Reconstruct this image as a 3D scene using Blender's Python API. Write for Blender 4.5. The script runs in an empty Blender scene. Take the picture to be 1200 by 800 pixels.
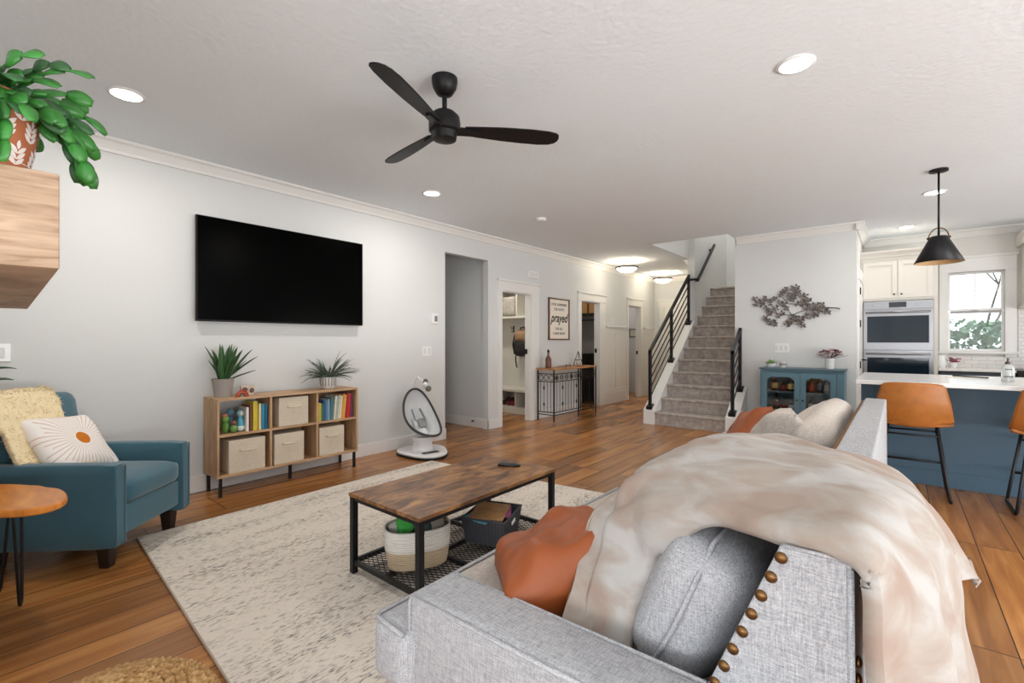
import bpy, bmesh, math, random
from mathutils import Vector, Matrix, noise
random.seed(7)
R = math.radians
C = bpy.context.scene.collection
SC = bpy.context.scene

# ---------------- camera, world, exposure ----------------
FPX = 550.0
YAW = math.atan(453/FPX)
cd = bpy.data.cameras.new('camera'); cam = bpy.data.objects.new('camera', cd); C.objects.link(cam)
cam.location = (0, 0, 1.25); cam.rotation_euler = (R(90), 0, YAW)
cd.sensor_fit = 'HORIZONTAL'; cd.sensor_width = 36; cd.lens = FPX*36/1200; cd.clip_start = .02; cd.clip_end = 200
SC.camera = cam
SC.view_settings.view_transform = 'Standard'; SC.view_settings.look = 'None'
SC.view_settings.gamma = 1; SC.view_settings.use_curve_mapping = False
SC.view_settings.exposure = 0.03

w = bpy.data.worlds.new('sky'); SC.world = w; w.use_nodes = True
wn = w.node_tree.nodes; wn['Background'].inputs[0].default_value = (.88, .94, 1, 1); wn['Background'].inputs[1].default_value = 3.2

def area(name, loc, rot, sx, sy, power, col):
    l = bpy.data.lights.new(name, 'AREA'); l.shape = 'RECTANGLE'; l.size = sx; l.size_y = sy
    l.energy = power; l.color = col
    o = bpy.data.objects.new(name, l); C.objects.link(o); o.location = loc; o.rotation_euler = rot
    return o
area('rear_window_daylight', (.9, -2.5, 1.4), (R(90), 0, 0), 4.4, 2.1, 26, (.82, .91, 1))
area('rear_ceiling_fill', (.9, -2.5, .9), (R(126), 0, 0), 4.4, 1.2, 175, (.92, .96, 1))  # added fill lamp, tilted upward to brighten the ceiling
area('side_window_daylight', (4.25, 1.6, 1.4), (R(90), 0, R(90)), 4.4, 2.1, 72, (.95, .98, 1))
area('side_ceiling_fill', (4.25, 1.6, .9), (R(120), 0, R(90)), 4.4, 1.2, 315, (.95, .98, 1))  # second added fill, aimed up from the right to lift the ceiling
area('kitchen_side_window_daylight', (4.25, 6.9, 1.5), (R(100), 0, R(90)), 2.2, 1.6, 75, (1, .98, .95))
area('stairwell_area_light', (-2.35, 9.4, 5.1), (0, 0, 0), .9, 3.6, 45, (1, .95, .88))  # area light facing down below the stairwell ceiling, no window modelled

# ---------------- helpers ----------------
def srgb(h):
    if isinstance(h, str):
        h = h.lstrip('#'); h = [int(h[i:i+2], 16) for i in (0, 2, 4)]
    return tuple((c/255/12.92) if c/255 <= .04045 else ((c/255+.055)/1.055)**2.4 for c in h)+(1,)

MATS = {}
def mat(name, col, rough=.5, metal=0, var=.06, scale=8, bump=0, bscale=60, stretch=(1, 1, 1), emit=0, emitcol=None, alpha=None, trans=0, sheen=0, coat=0, spec=None):
    if name in MATS: return MATS[name]
    m = bpy.data.materials.new(name); m.use_nodes = True; nt = m.node_tree; n = nt.nodes; L = nt.links
    b = n['Principled BSDF']; c = srgb(col) if not (isinstance(col, tuple) and len(col) == 4) else col
    tc = n.new('ShaderNodeTexCoord'); mp = n.new('ShaderNodeMapping'); mp.inputs['Scale'].default_value = stretch
    L.new(tc.outputs['Object'], mp.inputs[0])
    nz = n.new('ShaderNodeTexNoise'); nz.inputs['Scale'].default_value = scale; nz.inputs['Detail'].default_value = 4
    L.new(mp.outputs[0], nz.inputs['Vector'])
    mx = n.new('ShaderNodeMix'); mx.data_type = 'RGBA'
    mx.inputs[6].default_value = tuple(max(0, x*(1-var)) for x in c[:3])+(1,)
    mx.inputs[7].default_value = tuple(min(1, x*(1+var)) for x in c[:3])+(1,)
    L.new(nz.outputs['Fac'], mx.inputs[0]); L.new(mx.outputs[2], b.inputs['Base Color'])
    b.inputs['Roughness'].default_value = rough; b.inputs['Metallic'].default_value = metal
    if spec is not None: b.inputs['Specular IOR Level'].default_value = spec
    if sheen: b.inputs['Sheen Weight'].default_value = sheen
    if coat: b.inputs['Coat Weight'].default_value = coat
    if trans: b.inputs['Transmission Weight'].default_value = trans
    if emit:
        b.inputs['Emission Color'].default_value = srgb(emitcol or col); b.inputs['Emission Strength'].default_value = emit
    if bump:
        nb = n.new('ShaderNodeTexNoise'); nb.inputs['Scale'].default_value = bscale; nb.inputs['Detail'].default_value = 5
        L.new(mp.outputs[0], nb.inputs['Vector'])
        bp = n.new('ShaderNodeBump'); bp.inputs['Strength'].default_value = bump; bp.inputs['Distance'].default_value = .004
        L.new(nb.outputs['Fac'], bp.inputs['Height']); L.new(bp.outputs[0], b.inputs['Normal'])
    MATS[name] = m
    return m

def ramp_mat(name, stops, coord_scale, nscale, rough=.6, detail=6, bump=.1, bscale=None, distort=0, coords='Object', metal=0):
    """noise -> colour ramp"""
    if name in MATS: return MATS[name]
    m = bpy.data.materials.new(name); m.use_nodes = True; nt = m.node_tree; n = nt.nodes; L = nt.links
    b = n['Principled BSDF']; tc = n.new('ShaderNodeTexCoord'); mp = n.new('ShaderNodeMapping'); mp.inputs['Scale'].default_value = coord_scale
    L.new(tc.outputs[coords], mp.inputs[0])
    nz = n.new('ShaderNodeTexNoise'); nz.inputs['Scale'].default_value = nscale; nz.inputs['Detail'].default_value = detail; nz.inputs['Distortion'].default_value = distort
    L.new(mp.outputs[0], nz.inputs['Vector'])
    cr = n.new('ShaderNodeValToRGB'); e = cr.color_ramp.elements
    e[0].position = stops[0][0]; e[0].color = srgb(stops[0][1]); e[1].position = stops[-1][0]; e[1].color = srgb(stops[-1][1])
    for p, c in stops[1:-1]: x = e.new(p); x.color = srgb(c)
    L.new(nz.outputs['Fac'], cr.inputs[0]); L.new(cr.outputs[0], b.inputs['Base Color'])
    b.inputs['Roughness'].default_value = rough; b.inputs['Metallic'].default_value = metal
    if bump:
        bp = n.new('ShaderNodeBump'); bp.inputs['Strength'].default_value = bump; bp.inputs['Distance'].default_value = .004
        L.new(nz.outputs['Fac'], bp.inputs['Height']); L.new(bp.outputs[0], b.inputs['Normal'])
    MATS[name] = m
    return m

def weave_mat(name, c0, c1, scale=1.0, rough=.95, bump=.35, contrast=(.38, .62)):
    """heathered linen: two crossed stretched noises"""
    if name in MATS: return MATS[name]
    m = bpy.data.materials.new(name); m.use_nodes = True; nt = m.node_tree; n = nt.nodes; L = nt.links
    b = n['Principled BSDF']; tc = n.new('ShaderNodeTexCoord')
    outs = []
    for st in ((28, 300, 300), (300, 28, 300), (300, 300, 28)):
        mp = n.new('ShaderNodeMapping'); mp.inputs['Scale'].default_value = tuple(s*scale for s in st)
        L.new(tc.outputs['Object'], mp.inputs[0])
        nz = n.new('ShaderNodeTexNoise'); nz.inputs['Scale'].default_value = 1; nz.inputs['Detail'].default_value = 2
        L.new(mp.outputs[0], nz.inputs['Vector']); outs.append(nz.outputs['Fac'])
    a = n.new('ShaderNodeMath'); a.operation = 'ADD'; L.new(outs[0], a.inputs[0]); L.new(outs[1], a.inputs[1])
    a2 = n.new('ShaderNodeMath'); a2.operation = 'ADD'; L.new(a.outputs[0], a2.inputs[0]); L.new(outs[2], a2.inputs[1])
    d = n.new('ShaderNodeMath'); d.operation = 'DIVIDE'; L.new(a2.outputs[0], d.inputs[0]); d.inputs[1].default_value = 3
    cr = n.new('ShaderNodeValToRGB'); cr.color_ramp.elements[0].position = contrast[0]; cr.color_ramp.elements[1].position = contrast[1]
    cr.color_ramp.elements[0].color = srgb(c0); cr.color_ramp.elements[1].color = srgb(c1)
    L.new(d.outputs[0], cr.inputs[0]); L.new(cr.outputs[0], b.inputs['Base Color'])
    b.inputs['Roughness'].default_value = rough
    bp = n.new('ShaderNodeBump'); bp.inputs['Strength'].default_value = bump; bp.inputs['Distance'].default_value = .002
    L.new(d.outputs[0], bp.inputs['Height']); L.new(bp.outputs[0], b.inputs['Normal'])
    MATS[name] = m
    return m

class MB:
    def __init__(s): s.bm = bmesh.new(); s.uv = None
    def _x(s, vs, M):
        if M is not None: bmesh.ops.transform(s.bm, matrix=M, verts=vs)
    def box(s, x0, x1, y0, y1, z0, z1, M=None):
        p = [(x, y, z) for x in (min(x0, x1), max(x0, x1)) for y in (min(y0, y1), max(y0, y1)) for z in (min(z0, z1), max(z0, z1))]
        v = [s.bm.verts.new(q) for q in p]
        for f in ((0, 1, 3, 2), (4, 6, 7, 5), (0, 4, 5, 1), (2, 3, 7, 6), (0, 2, 6, 4), (1, 5, 7, 3)): s.bm.faces.new([v[i] for i in f])
        s._x(v, M); return s
    def prism(s, pts, a, b, axis='z', M=None):
        """pts 2d polygon; extruded from a to b along axis. axis z: (x,y); y: (x,z); x: (y,z)"""
        def mk(p, t):
            return {'z': (p[0], p[1], t), 'y': (p[0], t, p[1]), 'x': (t, p[0], p[1])}[axis]
        v0 = [s.bm.verts.new(mk(p, a)) for p in pts]; v1 = [s.bm.verts.new(mk(p, b)) for p in pts]
        n = len(pts)
        s.bm.faces.new(v0); s.bm.faces.new(v1[::-1])
        for i in range(n): s.bm.faces.new((v0[i], v1[i], v1[(i+1) % n], v0[(i+1) % n]))
        s._x(v0+v1, M); return s
    def tube(s, pts, r, n=8, closed=False, cap=True, M=None):
        pts = [Vector(p) for p in pts]; N = len(pts); rs = r if isinstance(r, (list, tuple)) else [r]*N
        rings = []; up = None; allv = []
        for i, p in enumerate(pts):
            if closed: t = (pts[(i+1) % N]-pts[i-1])
            else: t = (pts[min(i+1, N-1)]-pts[max(i-1, 0)])
            if t.length < 1e-9: t = Vector((0, 0, 1))
            t.normalize()
            if up is None:
                up = Vector((0, 0, 1)) if abs(t.z) < .9 else Vector((1, 0, 0))
            a = t.cross(up)
            if a.length < 1e-6: a = t.orthogonal()
            a.normalize(); b = a.cross(t).normalized(); up = b
            ring = [s.bm.verts.new(p+(a*math.cos(2*math.pi*k/n)+b*math.sin(2*math.pi*k/n))*rs[i]) for k in range(n)]
            rings.append(ring); allv += ring
        for i in range(N if closed else N-1):
            A = rings[i]; B = rings[(i+1) % N]
            for k in range(n):
                s.bm.faces.new((A[k], A[(k+1) % n], B[(k+1) % n], B[k]))
        if cap and not closed: s.bm.faces.new(rings[0][::-1]); s.bm.faces.new(rings[-1])
        s._x(allv, M); return s
    def lathe(s, prof, c=(0, 0, 0), n=24, M=None, cap=True):
        rings = []; allv = []
        for r, z in prof:
            ring = [s.bm.verts.new((c[0]+max(r, 1e-4)*math.cos(2*math.pi*k/n), c[1]+max(r, 1e-4)*math.sin(2*math.pi*k/n), c[2]+z)) for k in range(n)]
            rings.append(ring); allv += ring
        for A, B in zip(rings, rings[1:]):
            for k in range(n): s.bm.faces.new((A[k], A[(k+1) % n], B[(k+1) % n], B[k]))
        if cap: s.bm.faces.new(rings[0][::-1]); s.bm.faces.new(rings[-1])
        s._x(allv, M); return s
    def ball(s, c, r, n=12, M=None):
        r = r if isinstance(r, (tuple, list)) else (r, r, r)
        k = bmesh.ops.create_uvsphere(s.bm, u_segments=n, v_segments=max(6, n*2//3), radius=1)
        T = Matrix.Translation(c) @ Matrix.Diagonal((r[0], r[1], r[2], 1))
        bmesh.ops.transform(s.bm, matrix=T if M is None else M @ T, verts=k['verts']); return s
    def grid(s, fn, nu, nv, wrapu=False, M=None):
        V = [[s.bm.verts.new(fn(i/nu, j/nv)) for j in range(nv+1)] for i in range(nu if wrapu else nu+1)]
        for i in range(nu):
            for j in range(nv):
                i2 = (i+1) % nu if wrapu else i+1
                s.bm.faces.new((V[i][j], V[i2][j], V[i2][j+1], V[i][j+1]))
        s._x([v for r in V for v in r], M); return s
    def soft(s, c, size, r=.04, puff=(0, 0, 0), n=10, nz=0, nsc=4, M=None, seed=0):
        """rounded, puffed box"""
        t = bmesh.new(); bmesh.ops.create_cube(t, size=2); bmesh.ops.subdivide_edges(t, edges=t.edges[:], cuts=n, use_grid_fill=True)
        h = Vector(size)/2; mp = {}
        rr = min(r, *h)
        for v in t.verts:
            p = v.co.copy(); q = Vector((p.x*h.x, p.y*h.y, p.z*h.z))
            inn = Vector([max(-(h[i]-rr), min(h[i]-rr, q[i])) for i in range(3)])
            d = q-inn
            if d.length > 1e-9: q = inn+d.normalized()*rr
            for i in range(3):
                j, k = (i+1) % 3, (i+2) % 3
                q[i] += (p[i]*puff[i]*(1-p[j]**2)*(1-p[k]**2))
            if nz: q += noise.noise_vector((q+Vector((seed, seed, 0)))*nsc)*nz
            mp[v] = s.bm.verts.new(q+Vector(c))
        for f in t.faces: s.bm.faces.new([mp[v] for v in f.verts])
        t.free(); s._x(list(mp.values()), M); return s
    def build(s, name, m, parent=None, smooth=False, bevel=0, solid=0, sub=0, seg=2):
        bmesh.ops.recalc_face_normals(s.bm, faces=s.bm.faces[:])
        me = bpy.data.meshes.new(name); s.bm.to_mesh(me); s.bm.free()
        o = bpy.data.objects.new(name, me); C.objects.link(o); me.materials.append(m)
        if parent is not None:
            root = parent
            while root.parent: root = root.parent
            o.parent = parent
            if tuple(root.rotation_euler) == (0, 0, 0) and tuple(root.location) != (0, 0, 0):
                me.transform(Matrix.Translation(-Vector(root.location)))
        if smooth:
            for p in me.polygons: p.use_smooth = True
            if smooth == 'auto':
                try: me.set_sharp_from_angle(angle=R(38))
                except Exception: pass
        if solid: md = o.modifiers.new('thickness', 'SOLIDIFY'); md.thickness = solid; md.offset = 0
        if bevel: md = o.modifiers.new('bevel', 'BEVEL'); md.width = bevel; md.segments = seg; md.limit_method = 'ANGLE'; md.angle_limit = R(40)
        if sub: md = o.modifiers.new('sub', 'SUBSURF'); md.levels = sub; md.render_levels = sub
        return o

def thing(name, label, cat, loc=(0, 0, 0), rz=0, group=None):
    o = bpy.data.objects.new(name, None); C.objects.link(o); o.location = loc; o.rotation_euler = (0, 0, rz)
    o['label'] = label; o['category'] = cat
    if group: o['group'] = group
    o.empty_display_size = .05
    return o
def tag(o, label, cat, group=None, kind=None):
    o['label'] = label; o['category'] = cat
    if group: o['group'] = group
    if kind: o['kind'] = kind
    return o
def struct(o, label=None):
    o['kind'] = 'structure'
    if label: o['label'] = label
    return o
def recenter(o):
    """move a single-mesh thing's origin to its base"""
    me = o.data; xs = [v.co for v in me.vertices]
    c = Vector(((min(v.x for v in xs)+max(v.x for v in xs))/2, (min(v.y for v in xs)+max(v.y for v in xs))/2, min(v.z for v in xs)))
    me.transform(Matrix.Translation(-c)); o.location = c; return o
def rotz(a): return Matrix.Rotation(a, 4, 'Z')
def frame_at(loc, rz=0, rx=0, ry=0): return Matrix.Translation(loc) @ Matrix.Rotation(rz, 4, 'Z') @ Matrix.Rotation(ry, 4, 'Y') @ Matrix.Rotation(rx, 4, 'X')
def textmesh(name, body, size, m, parent, M, shear=0, extrude=.001, bold=0, align='CENTER'):
    cu = bpy.data.curves.new(name, 'FONT'); cu.body = body; cu.size = size; cu.align_x = align; cu.align_y = 'CENTER'; cu.shear = shear; cu.extrude = extrude; cu.offset = bold
    t = bpy.data.objects.new(name+'_curve', cu); C.objects.link(t)
    dg = bpy.context.evaluated_depsgraph_get(); me = bpy.data.meshes.new_from_object(t.evaluated_get(dg))
    bpy.data.objects.remove(t); bpy.data.curves.remove(cu)
    me.transform(M); me.name = name; me.materials.clear(); me.materials.append(m)
    o = bpy.data.objects.new(name, me); C.objects.link(o); o.parent = parent
    root = parent
    while root.parent: root = root.parent
    if tuple(root.rotation_euler) == (0, 0, 0): me.transform(Matrix.Translation(-Vector(root.location)))
    return o

# ---------------- materials ----------------
WALL = mat('wall_paint', '#d9dad9', .85, var=.01, bump=.15, bscale=90)
WALLK = mat('kitchen_wall_paint', '#dcdad4', .85, var=.01)
TRIM = mat('white_trim_paint', '#e9e8e5', .45, var=.01)
CEIL = mat('ceiling_paint', '#eaf0f4', .95, var=.015, bump=1.0, bscale=30)
BLACKM = mat('black_metal', '#17171a', .42, .3, var=.1)
BLACKP = mat('black_plastic', '#101012', .35, var=.1)
STEEL = mat('brushed_steel', '#98989a', .32, 1, var=.05, stretch=(1, 1, 40))
WHITEP = mat('white_plastic', '#eeeeee', .3, var=.01)
GLASS = mat('clear_glass', '#ffffff', .02, var=0, trans=1)

def floor_mat():
    m = bpy.data.materials.new('hickory_planks'); m.use_nodes = True; nt = m.node_tree; n = nt.nodes; L = nt.links; b = n['Principled BSDF']
    tc = n.new('ShaderNodeTexCoord'); sx = n.new('ShaderNodeSeparateXYZ'); L.new(tc.outputs['Object'], sx.inputs[0])
    cb = n.new('ShaderNodeCombineXYZ'); L.new(sx.outputs['Y'], cb.inputs['X']); L.new(sx.outputs['X'], cb.inputs['Y'])
    br = n.new('ShaderNodeTexBrick'); L.new(cb.outputs[0], br.inputs['Vector'])
    br.offset = .37; br.offset_frequency = 3; br.inputs['Scale'].default_value = 1; br.inputs['Brick Width'].default_value = 1.35; br.inputs['Row Height'].default_value = .185
    br.inputs['Mortar Size'].default_value = .0026; br.inputs['Color1'].default_value = (0, 0, 0, 1); br.inputs['Color2'].default_value = (1, 1, 1, 1); br.inputs['Mortar'].default_value = (.5, .5, .5, 1)
    # per-plank value offsets the grain coordinates
    mulv = n.new('ShaderNodeVectorMath'); mulv.operation = 'SCALE'; L.new(br.outputs['Color'], mulv.inputs[0]); mulv.inputs['Scale'].default_value = 17
    add = n.new('ShaderNodeVectorMath'); add.operation = 'ADD'; L.new(tc.outputs['Object'], add.inputs[0]); L.new(mulv.outputs[0], add.inputs[1])
    mp = n.new('ShaderNodeMapping'); mp.inputs['Scale'].default_value = (17, 1.3, 1); L.new(add.outputs[0], mp.inputs[0])
    g = n.new('ShaderNodeTexNoise'); g.inputs['Scale'].default_value = 1; g.inputs['Detail'].default_value = 8; g.inputs['Distortion'].default_value = .7; L.new(mp.outputs[0], g.inputs['Vector'])
    cr = n.new('ShaderNodeValToRGB'); e = cr.color_ramp.elements
    e[0].position = .24; e[0].color = srgb('#84532e'); e[1].position = .80; e[1].color = srgb('#c49058')
    x = e.new(.5); x.color = srgb('#a5703d')
    L.new(g.outputs['Fac'], cr.inputs[0])
    tone = n.new('ShaderNodeMix'); tone.data_type = 'RGBA'; tone.blend_type = 'MULTIPLY'; tone.inputs[0].default_value = 1
    cr2 = n.new('ShaderNodeValToRGB'); cr2.color_ramp.elements[0].color = (.66, .62, .57, 1); cr2.color_ramp.elements[1].color = (1.22, 1.16, 1.05, 1)
    L.new(br.outputs['Color'], cr2.inputs[0]); L.new(cr.outputs[0], tone.inputs[6]); L.new(cr2.outputs[0], tone.inputs[7])
    # knots
    mp3 = n.new('ShaderNodeMapping'); mp3.inputs['Scale'].default_value = (5, 1.6, 1); L.new(add.outputs[0], mp3.inputs[0])
    k = n.new('ShaderNodeTexNoise'); k.inputs['Scale'].default_value = 1; k.inputs['Detail'].default_value = 5; L.new(mp3.outputs[0], k.inputs['Vector'])
    cr3 = n.new('ShaderNodeValToRGB'); cr3.color_ramp.elements[0].position = .70; cr3.color_ramp.elements[0].color = (1, 1, 1, 1); cr3.color_ramp.elements[1].position = .8; cr3.color_ramp.elements[1].color = (.78, .7, .64, 1)
    L.new(k.outputs['Fac'], cr3.inputs[0])
    t2 = n.new('ShaderNodeMix'); t2.data_type = 'RGBA'; t2.blend_type = 'MULTIPLY'; t2.inputs[0].default_value = 1
    L.new(tone.outputs[2], t2.inputs[6]); L.new(cr3.outputs[0], t2.inputs[7])
    gap = n.new('ShaderNodeMix'); gap.data_type = 'RGBA'; L.new(br.outputs['Fac'], gap.inputs[0]); L.new(t2.outputs[2], gap.inputs[6]); gap.inputs[7].default_value = srgb('#3a200f')
    L.new(gap.outputs[2], b.inputs['Base Color'])
    b.inputs['Roughness'].default_value = .26
    bp = n.new('ShaderNodeBump'); bp.inputs['Strength'].default_value = .01; bp.inputs['Distance'].default_value = .002; L.new(g.outputs['Fac'], bp.inputs['Height']); L.new(bp.outputs[0], b.inputs['Normal'])
    return m
FLOOR = floor_mat()
OAK = ramp_mat('light_oak_veneer', [(.3, '#a8825e'), (.5, '#bf9a74'), (.72, '#cfae8a')], (9, 1.2, 9), 2.2, .55, bump=.05, distort=.5)
OAKV = ramp_mat('light_oak_veneer_upright', [(.3, '#a8825e'), (.5, '#bf9a74'), (.72, '#cfae8a')], (9, 9, 1.2), 2.2, .55, bump=.05, distort=.5)
RUSTIC = ramp_mat('rustic_brown_board', [(.26, '#3a2414'), (.42, '#6b472a'), (.58, '#96683d'), (.76, '#b98c57')], (6, 2.2, 4), 2.6, .38, detail=9, bump=.05, distort=.9)
MANTEL = ramp_mat('mantel_oak', [(.28, '#86694f'), (.5, '#a88c72'), (.74, '#bea48b')], (1.5, 2.6, 26), 2.2, .6, bump=.1, distort=.8)
EDGEW = ramp_mat('honey_slab_wood', [(.3, '#c06a1c'), (.55, '#dd8a35'), (.75, '#eea757')], (3, 10, 10), 1.5, .3, bump=.03, distort=.6)
TEAL = mat('teal_velvet', '#335f6e', .8, var=.12, scale=5, sheen=.35, bump=.08, bscale=200)
LINEN = weave_mat('grey_linen', '#7b7c80', '#c4c4c6', 1.2, bump=.12, contrast=(.34, .66))
LINEN2 = weave_mat('pale_linen', '#9d938a', '#c6bdb4', 1.1, bump=.1)
BLANKET = ramp_mat('cream_plush', [(.34, '#99867a'), (.48, '#a1968c'), (.62, '#afaba7')], (4.2, 7, 7), 1.3, .95, bump=.12, detail=5, distort=.7)
LEATHER = mat('rust_leather', '#8f4618', .48, var=.14, scale=6, bump=.15, bscale=120)
TAN = mat('tan_leather', '#a9682d', .45, var=.3, scale=14, bump=.12, bscale=90)
NAVY = mat('slate_blue_paint', '#3f5a6c', .5, var=.04)
CARPET = ramp_mat('taupe_carpet', [(.3, '#968c85'), (.5, '#aba199'), (.7, '#c1b7af')], (1, 1, 1), 16, .98, bump=.8, detail=8)
BLUECAB = mat('blue_cabinet_paint', '#5f8494', .55, var=.05)
BRASS = mat('antique_brass', '#6e5030', .35, .9, var=.15, scale=40)
TERRA = mat('terracotta', '#b86c45', .7, var=.08)
CREAMBIN = weave_mat('cream_fabric_bin', '#cdbfa8', '#e2d8c6', .8, bump=.2)
GREEN1 = mat('leaf_green', '#3c7a2c', .42, var=.35, scale=14)
GREEN2 = mat('leaf_dark_green', '#2c4f2a', .5, var=.3, scale=20)
GREYGREEN = mat('leaf_grey_green', '#5c6b5c', .6, var=.25, scale=20)
GOLDEDGE = mat('leaf_yellow_edge', '#b9b26a', .5)
QUARTZ = mat('white_quartz', '#ecebe8', .15, var=.02)

# ---------------- the room ----------------
CZ = 2.74
WX = -4.5
b = MB(); b.box(-7.2, 4.4, -2.6, 11.4, -.08, 0); struct(b.build('floor', FLOOR))
# ceiling with the stairwell opening X -2.93..-1.83, Y 6.93..10.6
b = MB()
for x0, x1, y0, y1 in ((-7.2, 4.4, -2.6, 6.93), (-7.2, -2.95, 6.93, 11.4), (-1.83, 4.4, 6.93, 11.4), (-2.95, -1.83, 10.73, 11.4)): b.box(x0, x1, y0, y1, CZ, CZ+.25)
struct(b.build('ceiling', CEIL))
b = MB()
def wallx(b, x0, x1, y0, y1, ops, z1=CZ):
    """wall slab along Y with door openings (ya, yb, ztop)"""
    y = y0
    for ya, yb, zt in ops:
        b.box(x0, x1, y, ya, 0, z1); b.box(x0, x1, ya, yb, zt, z1); y = yb
    b.box(x0, x1, y, y1, 0, z1)
OPS = [(4.11, 4.93, 2.40), (5.22, 5.925, 2.0), (7.45, 8.13, 2.0), (9.40, 10.0, 2.03)]
wallx(b, -4.60, WX, -2.6, 10.8, OPS); struct(b.build('wall_left', WALL))
b = MB(); b.box(-6.5, -4.60, 4.96, 5.06, 0, CZ); b.box(-6.6, -6.5, 3.6, 11.4, 0, CZ); b.box(-6.5, -4.60, 3.6, 3.7, 0, CZ); struct(b.build('wall_hall', WALL))
b = MB(); b.box(-6.5, -4.60, 6.76, 6.86, 0, CZ); struct(b.build('wall_mudroom', WALL))
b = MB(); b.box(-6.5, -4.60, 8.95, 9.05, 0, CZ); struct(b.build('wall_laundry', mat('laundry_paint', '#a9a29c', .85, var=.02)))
b = MB(); b.box(-6.5, -2.95, 10.8, 10.9, 0, CZ); struct(b.build('wall_entry', WALL))
# stair walls
b = MB(); b.box(-2.95, -2.83, 8.60, 10.8, 0, CZ); b.box(-2.95, -2.93, 6.8, 10.8, CZ, 5.2); b.box(-2.93, -2.83, 8.60, 10.8, CZ, 5.2); struct(b.build('wall_stair_left', WALL))
b = MB(); b.box(-1.83, -1.73, 7.40, 10.8, 0, 5.2); b.box(-1.83, -1.73, 6.83, 7.4, CZ+.001, 5.2); struct(b.build('wall_stair_right', WALL))
b = MB(); b.box(-2.95, -1.73, 6.83, 6.93, CZ+.25, 5.2); b.box(-2.95, -1.73, 10.62, 10.72, 2.29, 5.2); struct(b.build('wall_stair_back', WALL))
b = MB(); b.box(-2.95, -1.73, 6.83, 10.72, 5.2, 5.3); struct(b.build('ceiling_stairwell', CEIL))
# cabinet wall + pantry side wall
b = MB(); b.box(-1.83, -.41, 7.30, 7.40, 0, CZ); struct(b.build('wall_cabinet', WALL))
b = MB(); b.box(-.51, -.41, 7.40, 8.80, 0, CZ); struct(b.build('wall_pantry', WALL))
# kitchen window wall, window opening X .52..1.06, Z 1.12..2.18
b = MB(); Y0, Y1 = 8.73, 8.85
b.box(-.41, .52, Y0, Y1, 0, CZ); b.box(1.06, 4.4, Y0, Y1, 0, CZ); b.box(.52, 1.06, Y0, Y1, 0, 1.12); b.box(.52, 1.06, Y0, Y1, 2.18, CZ); struct(b.build('wall_kitchen', WALLK))
# right and rear walls with window openings
b = MB(); wallx(b, 4.28, 4.4, -2.6, 8.85, []); struct(b.build('wall_right', WALL))
b = MB(); b.box(-4.5, 4.28, -2.6, -2.54, 0, CZ); struct(b.build('wall_rear', WALL))
# fireplace breast beside the camera
FP = frame_at((-1.518, .175, 0), -math.atan2(.11, 2.006)+0)
b = MB(); b.box(-3.3, -.9-1.0+.4, -2.54, -.25, 0, CZ); struct(b.build('wall_fireplace', WALL))

# crown mouldings
def crown_pts(s=1): return [(0, 0), (.085, 0), (.085, -.018), (.06, -.03), (.028, -.075), (.02, -.095), (0, -.095)]
def crown(name, x, y0, y1, along='y', side=1, z=CZ):
    b = MB(); pts = [(x+side*a, z+c) for a, c in crown_pts()]
    b.prism(pts, y0, y1, 'y' if along == 'y' else 'x'); return struct(b.build(name, TRIM))
crown('trim_1', WX, -2.5, 10.8); crown('trim_2', 7.30, -1.80, -.33, 'x', -1); crown('trim_3', -.41, 7.22, 8.73, 'y', 1)
crown('trim_4', 8.73, -.41, 4.28, 'x', -1); crown('trim_5', 10.8, -4.5, -2.95, 'x', -1); crown('trim_6', -2.95, 8.6, 10.8, 'y', -1)
# baseboards
BBH = .135
def baseb(name, segs):
    b = MB()
    for (x0, x1, y0, y1) in segs: b.box(x0, x1, y0, y1, 0, BBH)
    return struct(b.build(name, TRIM, bevel=.004))
baseb('baseboard_left', [(WX, WX+.015, -2.5, 4.125), (-4.60, WX+.015, 4.11, 4.125), (WX, WX+.015, 4.915, 5.13), (-4.60, WX+.015, 4.915, 4.93), (WX, WX+.015, 6.13, 7.33)])
baseb('baseboard_hall', [(-6.5, -4.60, 4.945, 4.96)])
baseb('baseboard_cabinet', [(-1.69, -.41, 7.285, 7.30), (-.41, -.395, 7.285, 7.42)])
baseb('baseboard_entry', [(-4.85, -4.60, 10.785, 10.8), (-3.7, -2.95, 10.785, 10.8)])
baseb('baseboard_laundry', [(-6.5, -4.60, 8.935, 8.95)])
# craftsman door casings on the left wall
def casing(name, ya, yb, zt, wl=.10, wr=.10, jamb=True):
    b = MB(); x = WX
    if wl: b.box(x, x+.02, ya-wl, ya, 0, zt)
    if wr: b.box(x, x+.02, yb, yb+wr, 0, zt)
    b.box(x, x+.024, ya-wl, yb+wr, zt, zt+.14); b.box(x, x+.045, ya-wl-.02, yb+wr+.02, zt+.14, zt+.165)
    if jamb:
        b.box(-4.604, x, ya-.0, ya+.010, 0, zt-.012); b.box(-4.604, x, yb-.010, yb, 0, zt-.012); b.box(-4.604, x, ya, yb, zt-.012, zt)
    return struct(b.build(name, TRIM, bevel=.002))
casing('trim_7', 5.22, 5.925, 2.0, .09, .22-.01); casing('trim_8', 7.45, 8.13, 2.0, .12, .23); casing('trim_9', 9.40, 10.0, 2.03, .06, .15)
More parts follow.
